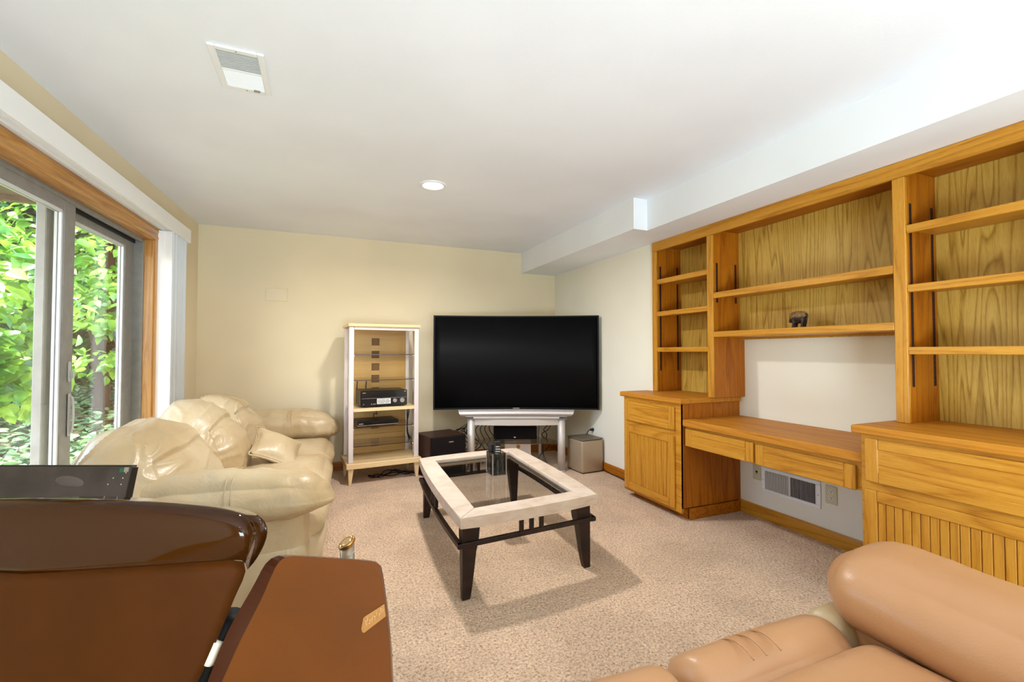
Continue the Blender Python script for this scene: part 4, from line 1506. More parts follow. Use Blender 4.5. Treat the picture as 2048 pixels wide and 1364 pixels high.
# boxy walnut speaker left of the stand
sp0 = Vector((1.155, 4.435, 0))
SPK = thing('floor_speaker', 'dark walnut box speaker with silver badge, on the floor left of the TV stand', 'speaker', (1.16, 4.44, 0), math.radians(13))
bm = NB(); bx(bm, -0.195, 0.205, 0.012, 0.36, 0.0, 0.412, 0.004)
obj('cabinet', bm, M['spkwood'], SPK)
bm = NB(); bx(bm, -0.188, 0.198, -0.006, 0.0115, 0.008, 0.404, 0.005)
obj('grille_cloth', bm, M['cloth_black'], SPK)
bm = NB(); bx(bm, 0.005, 0.055, -0.009, -0.0055, 0.345, 0.356, 0.001)
obj('badge', bm, M['chrome'], SPK)

# subwoofer by the right wall
SB = thing('subwoofer', 'taupe metallic cube subwoofer by the right wall beside the TV stand', 'speaker', (2.572, 4.165, 0), math.radians(4))
bm = NB(); bx(bm, -0.135, 0.14, -0.142, 0.142, 0.006, 0.336, 0.022, None, 4)
obj('cabinet', bm, M['sub'], SB, True)
bm = NB(); bx(bm, -0.133, 0.138, -0.140, 0.140, 0.335, 0.350, 0.006)
obj('top_panel', bm, plain('taupe_top', (112, 100, 86), 0.35, 0.2), SB)
bm = NB(); bx(bm, -0.12, 0.125, -0.128, 0.128, 0.0, 0.0065)
obj('plinth', bm, M['black'], SB)

# ================================================================== MEDIA RACK
RK = thing('media_rack', 'tall maple and silver media rack with glass shelves against the back wall', 'rack', (0.540, 4.765, 0), math.radians(4.5))
FY = -0.215
bm = NB(); bx(bm, -0.345, 0.345, FY - 0.025, 0.21, 1.492, 1.520, 0.003)
obj('top_board', bm, M['maple'], RK)
bm = NB(); bx(bm, -0.29, 0.29, FY, FY + 0.022, 1.462, 1.4915, 0.002)
obj('front_rail', bm, M['rackpost'], RK)
for s in (-1, 1):
    bm = NB(); bx(bm, s * 0.312 - 0.022, s * 0.312 + 0.022, FY - 0.004, FY + 0.03, 0.203, 1.4915, 0.004)
    obj('front_post', bm, M['rackpost'], RK)
    bm = NB(); bx(bm, s * 0.312 - 0.018, s * 0.312 + 0.018, 0.17, 0.20, 0.203, 1.4915, 0.003)
    obj('rear_post', bm, M['rackpost'], RK)
    bm = NB(); bx(bm, s * 0.318 - 0.003, s * 0.318 + 0.003, FY + 0.12, FY + 0.17, 0.203, 1.4915, 0.001)
    obj('side_slat', bm, M['rackpost'], RK)
bm = NB(); bx(bm, -0.355, 0.355, FY - 0.035, 0.21, 0.152, 0.2025, 0.004)
obj('bottom_board', bm, M['maple'], RK)
for sx in (-1, 1):
    for y_ in (FY + 0.005, 0.16):
        bm = NB()
        hexa(bm, [(sx * 0.318 - 0.012, y_ - 0.012, 0), (sx * 0.318 + 0.012, y_ - 0.012, 0), (sx * 0.318 + 0.012, y_ + 0.012, 0), (sx * 0.318 - 0.012, y_ + 0.012, 0)],
             [(sx * 0.312 - 0.026, y_ - 0.024, 0.1515), (sx * 0.312 + 0.026, y_ - 0.024, 0.1515), (sx * 0.312 + 0.026, y_ + 0.024, 0.1515), (sx * 0.312 - 0.026, y_ + 0.024, 0.1515)], 0.003)
        obj('leg', bm, M['maplez'], RK)
# back panels with square cable cut-outs
BK0, BK1 = 0.182, 0.192


def holed(z0, z1, holes):
    bm = NB()
    hw = 0.040
    bx(bm, -0.292, -hw - 0.02, BK0, BK1, z0, z1)
    bx(bm, hw - 0.02, 0.292, BK0, BK1, z0, z1)
    zs = z0
    for a, b in holes:
        if a > zs:
            bx(bm, -hw - 0.02, hw - 0.02, BK0, BK1, zs, a)
        zs = b
    if z1 > zs:
        bx(bm, -hw - 0.02, hw - 0.02, BK0, BK1, zs, z1)
    obj('back_panel', bm, M['mapleback'], RK)


holed(0.735, 1.488, [(0.80, 0.88), (0.93, 1.01), (1.055, 1.132), (1.185, 1.262), (1.318, 1.395)])
holed(0.565, 0.732, [(0.635, 0.71)])
holed(0.40, 0.562, [(0.45, 0.52)])
holed(0.206, 0.397, [(0.265, 0.345)])
for z_ in (0.345 - 0.04, 0.485, 0.6725, 0.84, 0.97, 1.0935, 1.2235, 1.3565):  # added plates, coloured like the shade seen through the cut-outs
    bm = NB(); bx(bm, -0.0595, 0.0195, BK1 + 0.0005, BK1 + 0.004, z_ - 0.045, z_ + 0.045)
    obj('cutout_shade_plate', bm, M['cutoutshade'], RK)
bm = NB(); bx(bm, -0.305, 0.305, FY, 0.18, 0.683, 0.713, 0.002); bx(bm, -0.289, 0.289, FY - 0.003, FY - 0.0005, 0.683, 0.713)
obj('wood_shelf', bm, M['maple'], RK)
for z_ in (1.225, 0.978, 0.523, 0.348):
    bm = NB(); bx(bm, -0.305, 0.305, FY + 0.032, 0.178, z_ - 0.004, z_ + 0.004)
    s_ = obj('glass_shelf', bm, M['sglass'], RK)
    bm = NB(); bx(bm, -0.289, 0.289, FY + 0.0295, FY + 0.0318, z_ - 0.004, z_ + 0.004)
    obj('shelf_edge', bm, M['gedge'], s_)
    bm = NB()
    for s in (-1, 1):
        bx(bm, s * 0.284 - 0.005, s * 0.284 + 0.005, FY + 0.033, FY + 0.045, z_ - 0.016, z_ - 0.0042, 0.001)
    obj('shelf_clip', bm, M['label'], s_)

RKM = Matrix.Translation((0.548, 4.765, 0)) @ Matrix.Rotation(math.radians(4.5), 4, 'Z')
p = RKM @ Vector((-0.008, -0.02, 0.7135))
RE = thing('av_receiver', 'black audio receiver with two knobs and a white sticker on the wooden rack shelf', 'receiver', p, math.radians(4.5))
bm = NB(); bx(bm, -0.222, 0.222, -0.155, 0.16, 0.012, 0.160, 0.003)
obj('case', bm, M['black'], RE)
bm = NB(); bx(bm, -0.224, 0.224, -0.163, -0.1555, 0.012, 0.162, 0.003)
obj('front_panel', bm, M['gloss_black'], RE)
bm = NB(); bx(bm, -0.215, 0.215, -0.1645, -0.1632, 0.086, 0.0885); bx(bm, -0.206, -0.175, -0.1645, -0.1632, 0.138, 0.144); bx(bm, 0.195, 0.212, -0.1645, -0.1632, 0.142, 0.150)
obj('trim_marks', bm, M['silverd'], RE)
bm = NB(); bx(bm, -0.070, 0.062, -0.1655, -0.1634, 0.030, 0.082, 0.001)
st_ = obj('sticker', bm, M['label'], RE)
bm = NB()
random.seed(3)
for r_ in range(3):
    x_ = -0.062
    while x_ < 0.050:
        wd = random.uniform(0.004, 0.013)
        bx(bm, x_, min(x_ + wd, 0.056), -0.1662, -0.1656, 0.038 + r_ * 0.014, 0.045 + r_ * 0.014)
        x_ += wd + 0.004
obj('sticker_print', bm, M['cable'], st_)
for x_, rr in ((0.100, 0.019), (0.172, 0.022)):
    bm = NB(); cyl(bm, (x_, -0.181, 0.060), (x_, -0.1632, 0.060), rr, rr, 24); bx(bm, x_ - 0.002, x_ + 0.002, -0.1825, -0.1808, 0.062, 0.060 + rr * 0.9)
    obj('knob', bm, M['silverd'], RE)
for x_ in (-0.195, -0.12, -0.10, -0.085):
    bm = NB(); cyl(bm, (x_, -0.1665, 0.032), (x_, -0.1632, 0.032), 0.005, 0.005, 12)
    obj('button', bm, M['silverd'], RE)
for sx in (-1, 1):
    for y_ in (-0.13, 0.13):
        bm = NB(); cyl(bm, (sx * 0.18, y_, 0), (sx * 0.18, y_, 0.0125), 0.018, 0.018, 16)
        obj('foot', bm, M['cable'], RE)
for k, x_ in enumerate((-0.205, -0.115)):
    bm = NB(); tube(bm, [(x_, 0.165, 0.10), (x_ - 0.004, 0.172, 0.17), (x_, 0.170, 0.235)], 0.005, 6)
    obj('antenna', bm, M['cable'], RE)
p = RKM @ Vector((-0.060, -0.02, 0.5275))
DP = thing('disc_player', 'slim black disc player on the glass rack shelf below the receiver', 'player', p, math.radians(6))
bm = NB(); bx(bm, -0.195, 0.195, -0.12, 0.14, 0.008, 0.052, 0.002)
obj('case', bm, M['black'], DP)
bm = NB(); bx(bm, -0.197, 0.197, -0.127, -0.1205, 0.016, 0.054, 0.002)
obj('front_panel', bm, M['gloss_black'], DP)
bm = NB(); bx(bm, -0.197, 0.197, -0.128, -0.1205, 0.006, 0.0155, 0.001)
obj('chrome_strip', bm, M['chrome'], DP)
bm = NB(); bx(bm, -0.185, -0.142, -0.1285, -0.1272, 0.024, 0.032)
obj('maker_plate', bm, M['silverd'], DP)
for sx in (-1, 1):
    for y_ in (-0.1, 0.11):
        bm = NB(); cyl(bm, (sx * 0.16, y_, 0), (sx * 0.16, y_, 0.0085), 0.014, 0.014, 12)
        obj('foot', bm, M['cable'], DP)

# ================================================================== CABLES
CG = 'black cables behind the TV corner'


def cable(pts, r=0.0045, label='thin black cable trailing behind the rack and TV stand', mat='cable', group=CG):
    bm = NB(); tube(bm, pts, r, 6, 6)
    o = obj('cable', bm, M[mat], None, True)
    tag(o, label, 'cable', group)
    return o


def sw(d, cx, z):
    a = at(d, cx)
    return (a[0], a[1], z)


random.seed(11)
LBK = 'black cable in the tangle between the walnut speaker and the TV stand'
for i in range(9):
    x0_ = -0.60 + 0.13 * random.random()
    pts = [sw(5.05, x0_ + 0.10, 0.50 - 0.02 * i), sw(5.1, x0_ + 0.06 * random.uniform(-1, 1), 0.36), sw(5.02, x0_ + 0.10 + 0.12 * random.uniform(-1, 1), 0.22), sw(5.08, x0_ + 0.05 * random.uniform(-1, 1), 0.10), sw(5.1, x0_ + 0.15 * random.uniform(-1, 1), 0.008)]
    cable(pts, 0.0045, LBK, 'cable', 'cables left of the TV stand')
for i in range(4):
    pts = [sw(4.94, -0.32 + 0.03 * i, 0.49), sw(5.0, -0.40 + 0.05 * i, 0.40), sw(4.98, -0.36 + 0.06 * i, 0.29), sw(5.05, -0.30 + 0.05 * i, 0.15), sw(5.05, -0.33 + 0.06 * i, 0.008)]
    cable(pts, 0.005, 'black cable hanging behind the left silver leg of the TV stand', 'cable', 'cables behind the left stand leg')
for i in range(2):
    pts = [sw(4.98, 0.44, 0.49), sw(5.0, 0.40 - 0.05 * i, 0.40), sw(5.06, 0.33 + 0.06 * i, 0.33), sw(5.08, 0.42 - 0.07 * i, 0.22), sw(5.0, 0.30 + 0.05 * i, 0.10), sw(4.95, 0.34 + 0.06 * i, 0.008)]
    cable(pts, 0.005, 'black cable looping behind the right silver leg of the TV stand', 'cable', 'cables behind the right stand leg')
for i in range(4):
    a = RKM @ Vector((0.285 + 0.005 * (i % 2), 0.10 - 0.03 * i, 0.66))
    b = RKM @ Vector((0.290 - 0.008 * i, 0.06 - 0.02 * i, 0.40))
    c = RKM @ Vector((0.36 + 0.02 * i, 0.10, 0.30 - 0.05 * i))
    d = RKM @ Vector((0.42 + 0.02 * i, 0.14, 0.10))
    cable([(a.x, a.y, a.z), (b.x, b.y, b.z), (c.x, c.y, c.z), (d.x, d.y, d.z), (d.x + 0.04, d.y + 0.02, 0.008)], 0.004, 'black cable dropping down the right side of the media rack', 'cable', 'cables at the rack side')
for i in range(4):
    pts = []
    for k in range(6):
        q = RKM @ Vector((-0.12 + 0.09 * k, -0.02 + 0.07 * math.sin(k * 1.9 + i * 1.3), 0.007 + (0.03 if k in (2, 3) else 0) * (i % 2)))
        pts.append((q.x, q.y, q.z))
    cable(pts, 0.0045, 'black cable lying on the carpet under the media rack', 'cable', 'cables under the rack')
q = RKM @ Vector((-0.05, -0.02, 0))
cable([tuple(RKM @ Vector((-0.05, 0.125, 0.56))), tuple(RKM @ Vector((-0.045, 0.15, 0.61))), tuple(RKM @ Vector((-0.01, 0.165, 0.60))), tuple(RKM @ Vector((-0.03, 0.178, 0.66)))], 0.004, 'short black cable rising from the disc player', 'cable', None)
cable([(2.70, 4.10, 0.05), (2.722, 3.95, 0.008), (2.715, 3.75, 0.008), (2.68, 3.55, 0.008), (2.62, 3.40, 0.008), (2.57, 3.335, 0.008)], 0.005, 'black cable along the carpet from the subwoofer to the oak cabinet', 'cable', None)
pg = thing('power_plug', 'black power plug in the right wall above the subwoofer', 'plug', (XR, 4.26, 0.40), 0)
bm = NB(); cyl(bm, (-0.035, 0, 0), (-0.0005, 0, 0), 0.013, 0.018, 14)
obj('body', bm, M['black'], pg)
bm = NB(); tube(bm, [(-0.035, 0, 0), (-0.06, 0.0, -0.01), (-0.075, 0.02, -0.06), (-0.07, 0.08, -0.18)], 0.005, 6)
obj('cord', bm, M['cable'], pg, True)
# ================================================================== BROWN HARD-SHELL CHAIR (foreground left, seen from behind)
D1 = 0.90
PX0 = 60.0                     # the back's centre line


def sz(px, py, d):
    return ((px - 1024) * d / F, CH - (py - 704) * d / F)


SC = sz(PX0, 704, D1)[0]
cpos = FWH * D1 + RT * SC
BCH = thing('shell_chair', 'brown hard-shell chair seen from behind, glossy top band and bronze badge on side shell', 'chair', (cpos.x, cpos.y, 0), -YAW)


def loc(px, py, d):
    s, z = sz(px, py, d)
    return (s - SC, d - D1, z)


def interp(pts, n):
    P = catmull([(p[0], p[1], 0) for p in pts], 8)
    L = [0]
    for i in range(1, len(P)):
        L.append(L[-1] + (P[i] - P[i - 1]).length)
    out = []
    for k in range(n + 1):
        t = L[-1] * k / n
        for i in range(1, len(P)):
            if L[i] >= t - 1e-9:
                f_ = (t - L[i - 1]) / max(1e-9, L[i] - L[i - 1])
                out.append(P[i - 1].lerp(P[i], f_))
                break
    return out


top = [(60, 995), (160, 996.5), (254, 999.5), (330, 1003.5), (390, 1008), (440, 1013.5), (478, 1022), (500, 1034), (512, 1050), (515.5, 1068), (512, 1090), (504, 1112), (497, 1122)]
bot = [(60, 1142), (150, 1138), (250, 1131.5), (350, 1124.5), (430, 1118.5), (480, 1115.5), (494, 1118), (497, 1122)]
N_, J_ = 44, 12
T_, B_ = interp(top, N_), interp(bot, N_)
# gloss band: front skin, rounded over the top and round the ends, closed at the back
bm = NB()
gridf, gridb = {}, {}
hw = loc(515, 1068, D1)[0]
for sg in (1, -1):
    for i in range(N_ + 1):
        for j in range(J_ + 1):
            t = j / J_
            q = B_[i].lerp(T_[i], t)
            x, y, z = loc(q.x, q.y, D1)
            edge = (abs(x) / hw)
            dep = -0.010 * math.sin(math.pi * min(1, 0.1 + t * 0.6)) + 0.026 * t ** 8 + 0.03 * edge ** 2 + 0.05 * max(0, (i / N_ - 0.78) / 0.22) ** 3
            # stay on the same line of sight scale: recess along the view depth
            k = (D1 + dep) / D1
            xx = (SC + x) * k - SC
            zz = CH - (CH - z) * k
            if sg > 0 or i > 0:
                xm = xx if sg > 0 else 2 * gridf[(1, 0, j)].co.x - xx
                gridf[(sg, i, j)] = bm.verts.new((xm, dep, zz))
                gridb[(sg, i, j)] = bm.verts.new((xm * 0.96, 0.13 - 0.02 * (1 - t), zz - 0.03 * t))
            else:
                gridf[(sg, i, j)] = gridf[(1, 0, j)]
                gridb[(sg, i, j)] = gridb[(1, 0, j)]
for sg in (1, -1):
    for g in (gridf, gridb):
        for i in range(N_):
            for j in range(J_):
                q = (g[(sg, i, j)], g[(sg, i + 1, j)], g[(sg, i + 1, j + 1)], g[(sg, i, j + 1)])
                bm.faces.new(q)
    for i in range(N_):
        for j in (0, J_):
            bm.faces.new((gridf[(sg, i, j)], gridf[(sg, i + 1, j)], gridb[(sg, i + 1, j)], gridb[(sg, i, j)]))
bmesh.ops.recalc_face_normals(bm, faces=bm.faces[:])
obj('top_band', bm, M['browngloss'], BCH, True, label='glossy dark brown top band')
# matte lower panel
redge = interp([(494, 1118), (498, 1134), (491, 1158), (480, 1181), (465, 1218), (430, 1302), (402, 1364), (350, 1490), (320, 1600)], 26)
B2 = interp(bot[:-1], 20)
bm = NB()
rows = []
for r_ in range(27):
    zr = redge[r_]
    row = []
    for c in range(-20, 21):
        f_ = abs(c) / 20
        b_ = B2[int(round(f_ * 20))]
        px = 60 + (zr.x - 60) * f_
        yb0 = b_.y if r_ == 0 else zr.y + (B2[int(round(f_ * 20))].y - 1118) * max(0, 1 - r_ / 20)
        x, y, z = loc(px, yb0, D1)
        dep = -0.004 + 0.055 * f_ ** 2
        k = (D1 + dep) / D1
        xx = (SC + x) * k - SC
        row.append(bm.verts.new((xx if c >= 0 else -x, dep, CH - (CH - z) * k)))
    rows.append(row)
for a in range(26):
    for c in range(40):
        bm.faces.new((rows[a][c], rows[a + 1][c], rows[a + 1][c + 1], rows[a][c + 1]))
r = bmesh.ops.solidify(bm, geom=bm.faces[:], thickness=-0.03)
bmesh.ops.recalc_face_normals(bm, faces=bm.faces[:])
obj('back_shell', bm, M['brownmatte'], BCH, True, label='matte brown lower back shell')
# side shell with slanted dark rim
D2, D2b = 0.90, 0.935
fr_ = interp([(449, 1364), (488, 1275), (527, 1197), (549, 1146), (561, 1122), (577, 1109), (600, 1108), (683, 1113), (723, 1116), (752, 1119.5), (762, 1127), (771, 1173), (783, 1271), (789, 1364)], 50)
ba_ = interp([(421, 1364), (464, 1255), (512, 1168), (530, 1133), (541, 1118), (560, 1106.5), (600, 1106), (683, 1111), (723, 1114), (754, 1118), (765, 1126), (774, 1173), (786, 1271), (792, 1364)], 50)


def ext(P, d):
    o_ = [loc(q.x, q.y, d) for q in P]
    a, b = o_[0], o_[-1]
    return [(a[0] - 0.06, a[1], 0.36)] + o_ + [(b[0] + 0.01, b[1], 0.36)]


f3, b3 = ext(fr_, D2), ext(ba_, D2b)
bm = NB()
vf = [bm.verts.new(p) for p in f3]
vb = [bm.verts.new(p) for p in b3]
vc = [bm.verts.new(((SC + p[0]) * 1.037 - SC, p[1] + 0.035, CH - (CH - p[2]) * 1.04)) for p in b3]
n = len(vf)
bm.faces.new(vf)
fcap = bm.faces[:] if False else None
for i in range(n):
    bm.faces.new((vf[i], vb[i], vb[(i + 1) % n], vf[(i + 1) % n])).material_index = 1
    bm.faces.new((vb[i], vc[i], vc[(i + 1) % n], vb[(i + 1) % n])).material_index = 1
bm.faces.new(vc[::-1])
bmesh.ops.recalc_face_normals(bm, faces=bm.faces[:])
side = obj('side_shell', bm, [M['brownmatte'], M['brownedge']], BCH, label='matte brown side shell with slanted dark rim')
# bronze badge with slanted script-like relief
bd = [(727, 1249), (728.5, 1241), (731, 1228), (735, 1224.5), (772, 1201), (775, 1225), (733, 1257), (729, 1256)]
bm = NB()
P_ = [loc(q[0], q[1], D2 - 0.002) for q in bd]
v1 = [bm.verts.new(p) for p in P_]
v2 = [bm.verts.new((p[0], p[1] + 0.004, p[2])) for p in P_]
bm.faces.new(v1); bm.faces.new(v2[::-1])
for i in range(len(v1)):
    bm.faces.new((v1[i], v2[i], v2[(i + 1) % len(v1)], v1[(i + 1) % len(v1)]))
bmesh.ops.recalc_face_normals(bm, faces=bm.faces[:])
badge = obj('badge', bm, M['bronze'], side)
bm = NB()


def bpt(u, v):
    # u along the plate, v across it
    a = Vector(loc(732, 1240.5, D2 - 0.0030)); b = Vector(loc(772, 1213, D2 - 0.0030))
    up_ = Vector((0, 0, 1))
    return a.lerp(b, u) + up_ * (v * 0.012)


for st in ([(0.06, -0.7), (0.09, 0.6), (0.15, -0.6), (0.19, 0.7)], [(0.24, -0.3), (0.28, 0.25), (0.32, -0.2), (0.28, -0.5), (0.24, -0.3)], [(0.37, 0.3), (0.40, -0.5), (0.45, 0.35)],
           [(0.50, -0.1), (0.55, 0.2), (0.53, -0.5), (0.58, -0.3)], [(0.62, 0.6), (0.63, -0.5)], [(0.70, -0.4), (0.74, 0.2), (0.78, -0.3), (0.73, -0.5)], [(0.84, 0.75), (0.85, -0.45)], [(0.92, 0.6), (0.93, -0.4)]):
    tube(bm, [bpt(*q) for q in st], 0.00055, 5, 3)
obj('badge_lettering', bm, M['bronze_hi'], badge, True)
# black rod and pale sleeve in the gap between the shells
bm = NB(); tube(bm, [loc(478, 1226, 0.99), loc(440, 1302, 0.99), (loc(395, 1400, 0.99)), (loc(340, 1540, 0.99))], 0.030, 14, 3)
obj('support_rod', bm, M['silver2'], BCH, True)
bm = NB(); tube(bm, [loc(447, 1270, 0.962), loc(438, 1290, 0.962), loc(428, 1314, 0.962)], 0.0125, 12, 3)
obj('rod_sleeve', bm, M['foam'], BCH, True, label='cream padded sleeve on the rod')
# seat, arm and pedestal carrying the shells (mostly hidden behind them)
bm = NB(); rbox(bm, (-0.30, 0.10, 0.26), (0.30, 0.52, 0.44), 0.06, 8)
obj('seat', bm, M['brownedge'], BCH, True)
a_ = loc(620, 1200, 1.0); b_ = loc(760, 1200, 1.0)
bm = NB(); rbox(bm, (b_[0] - 0.16, 0.07, 0.28), (b_[0] - 0.10, 0.54, 0.47), 0.035, 8)
obj('arm_rest', bm, M['brownedge'], BCH, True)
bm = NB(); rbox(bm, (-0.30, 0.06, 0.0), (b_[0] - 0.14, 0.46, 0.25), 0.03, 6)
obj('pedestal', bm, M['brownedge'], BCH, True)
bm = NB(); bx(bm, -0.26, 0.26, 0.03, 0.11, 0.2, 0.86, 0.02)
obj('back_core', bm, M['brownedge'], BCH)
# pewter control post with gold-rimmed slanted end
DT = 1.36
c0 = Vector(loc(697, 1079, DT)); c1 = Vector(loc(700, 1130, DT))
ax_ = (c0 - c1).normalized()
pc = Vector((c1.x + 0.004, c1.y, 0.47))
bm = NB(); cyl(bm, pc, c0 - ax_ * 0.010, 0.0195, 0.0205, 28)
for v in bm.verts:
    if v.co.z > c0.z - 0.05:
        v.co.z += (v.co.x - c0.x) * 0.55 - (v.co.y - c0.y) * 0.0
post = obj('control_post', bm, M['pewter'], BCH, True)
tilt = Vector((-0.48, -0.30, 1)).normalized().to_track_quat('Z', 'Y').to_matrix().to_4x4()
Mx = Matrix.Translation(c0 - Vector((0, 0, 0.004))) @ tilt
bm = NB(); lathe(bm, [(0.0215, -0.008), (0.0250, -0.004), (0.0262, 0.0), (0.0250, 0.004), (0.0215, 0.006), (0.0205, 0.001), (0.0001, 0.001)], 32, Mx)
obj('gold_rim', bm, M['gold'], post, True)
bm = NB(); lathe(bm, [(0.018, 0.0015), (0.0165, 0.004), (0.012, 0.0055), (0.0001, 0.006)], 28, Mx @ Matrix.Diagonal((1.1, 0.85, 1, 1)))
obj('end_button', bm, plain('gold_button', (214, 184, 140), 0.3, 0.5), post, True)
bm = NB(); tube(bm, [loc(712, 1098, DT - 0.0205), loc(706, 1104, DT - 0.022), loc(701, 1109, DT - 0.0215)], 0.0012, 6, 3)
obj('slit', bm, M['label'], post, True)

# ================================================================== BLACK PANEL BEHIND THE CHAIR
DM = 1.50
mp = FWH * DM + RT * ((268 - 1024) * DM / F - 0.30)
lt = thing('side_table', 'small dark side table mostly hidden behind the brown chair', 'table', (mp.x, mp.y, 0), -YAW)
bm = NB(); bx(bm, -0.33, 0.31, -0.10, 0.13, 0.485, 0.51, 0.004)
obj('table_top', bm, M['espresso'], lt)
for sx in (-0.29, 0.27):
    for sy in (-0.07, 0.10):
        bm = NB(); bx(bm, sx - 0.016, sx + 0.016, sy - 0.016, sy + 0.016, 0, 0.485, 0.002)
        obj('leg', bm, M['espresso'], lt)
MN = thing('monitor', 'black flat display panel with oval chrome emblem and green corner sticker behind the brown chair', 'monitor', (mp.x, mp.y, 0.5105), -YAW)
ztop = CH - (929 - 704) * DM / F - 0.5105
Mt = Matrix.Rotation(math.radians(-13), 4, 'X')


def mbm(fn):
    b = NB(); fn(b)
    bmesh.ops.transform(b, matrix=Matrix.Translation((0, -0.078, 0.004)) @ Mt, verts=b.verts)
    return b


HL = ztop / math.cos(math.radians(13)) - 0.006
obj('panel', mbm(lambda b: prism(b, [(-0.32, 0.0), (0.288, 0.0), (0.296, 0.01), (0.30, HL - 0.008), (0.294, HL), (-0.32, HL)], 'y', 0, 0.022, 0.002)), M['laptop'], MN)
obj('rim', mbm(lambda b: (bx(b, -0.32, 0.296, -0.001, 0.023, HL - 0.0035, HL + 0.0012, 0.0008), prism(b, [(0.2935, 0.012), (0.2975, 0.012), (0.3012, HL - 0.006), (0.2972, HL - 0.006)], 'y', -0.001, 0.023))), M['black'], MN)
ex = (149 - 268) * DM / F + 0.30
ez = HL - (960 - 929) * DM / F
obj('emblem', mbm(lambda b: lathe(b, [(0.0001, 0.004), (0.03, 0.003), (0.046, 0.0005), (0.048, 0)], 36, Matrix.Translation((ex, -0.0002, ez)) @ Matrix.Rotation(math.radians(7), 4, 'Y') @ Matrix.Scale(0.36, 4, (0, 0, 1)) @ Matrix.Rotation(math.pi / 2, 4, 'X'))), plain('dark_chrome', (112, 108, 118), 0.15, 1.0), MN, True)
stx = 0.30 - (268 - 252) * DM / F
obj('green_sticker', mbm(lambda b: bx(b, stx - 0.013, stx, -0.0012, 0.001, HL - 0.022, HL - 0.009)), M['sticker'], MN)
obj('silver_sticker', mbm(lambda b: bx(b, stx + 0.001, stx + 0.016, -0.0012, 0.001, HL - 0.021, HL - 0.006)), M['grille'], MN)
for px, py in ((235, 953), (254, 953), (227, 965), (253, 965), (258, 943)):
    xx = (px - 268) * DM / F + 0.30; zz = HL - (py - 929) * DM / F
    obj('screw', mbm(lambda b: cyl(b, (xx, -0.0018, zz), (xx, 0.0005, zz), 0.0021, 0.0021, 8)), M['chrome'], MN)

# ================================================================== OUTDOORS
rng = np.random.default_rng(5)
LEAF_V = np.array([(0, 0, 0), (0.24, 0.10, 0.05), (0.37, 0.34, 0.07), (0.27, 0.70, 0.03), (0, 1.12, -0.12), (-0.27, 0.70, 0.03), (-0.37, 0.34, 0.07), (-0.24, 0.10, 0.05), (0, 0.42, -0.03), (0, 0.72, -0.04)])
LEAF_F = [(0, 1, 2, 8), (8, 2, 3, 9), (9, 3, 4), (0, 8, 6, 7), (8, 9, 5, 6), (9, 4, 5)]


def leaf_mesh(name, mat, size):
    me = bpy.data.meshes.new(name)
    me.from_pydata([tuple(v * size) for v in LEAF_V], [], LEAF_F)
    me.materials.append(mat)
    for p in me.polygons:
        p.use_smooth = True
    return me


def rand_rot(n, up=0.75, outward=None):
    """n random frames whose normals lean upwards / outwards"""
    nr = rng.normal(size=(n, 3)) * (1 - up) + np.array([0, 0, 1.0]) * up
    if outward is not None:
        nr = nr + outward * 0.55
    nr /= np.linalg.norm(nr, axis=1, keepdims=True)
    t = rng.normal(size=(n, 3))
    t[:, 2] -= 0.9
    t -= nr * np.sum(t * nr, axis=1, keepdims=True)
    t /= np.linalg.norm(t, axis=1, keepdims=True)
    b = np.cross(t, nr)
    return np.stack([b, t, nr], axis=2)


def foliage(name, pos, rot, size, mat, parent=None, base=(0, 0, 0)):
    n = len(pos)
    V = np.einsum('nij,kj->nki', rot, LEAF_V) * size[:, None, None] + (pos - np.array(base))[:, None, :]
    nv = len(LEAF_V)
    loops, starts, tot = [], [], []
    tmpl = [np.array(f) for f in LEAF_F]
    per = sum(len(f) for f in tmpl)
    flat = np.concatenate(tmpl)
    L = (flat[None, :] + (np.arange(n) * nv)[:, None]).ravel()
    st = np.cumsum([0] + [len(f) for f in tmpl])[:-1]
    S = (st[None, :] + (np.arange(n) * per)[:, None]).ravel()
    me = bpy.data.meshes.new(name)
    me.vertices.add(n * nv); me.vertices.foreach_set('co', V.ravel().astype(np.float32))
    me.loops.add(len(L)); me.loops.foreach_set('vertex_index', L.astype(np.int32))
    me.polygons.add(len(S)); me.polygons.foreach_set('loop_start', S.astype(np.int32))
    me.polygons.foreach_set('use_smooth', np.ones(len(S), dtype=bool))
    me.update(calc_edges=True)
    me.validate()
    me.materials.append(mat)
    o = bpy.data.objects.new(name, me)
    COL.objects.link(o)
    if parent is not None:
        o.parent = parent
    o['kind'] = 'stuff'
    return o


def blob(n, c, r, shell=0.45):
    d = rng.normal(size=(n, 3)); d /= np.linalg.norm(d, axis=1, keepdims=True)
    rad = (shell + (1 - shell) * rng.random(n)) ** 0.6
    return np.array(c) + d * rad[:, None] * np.array(r), d


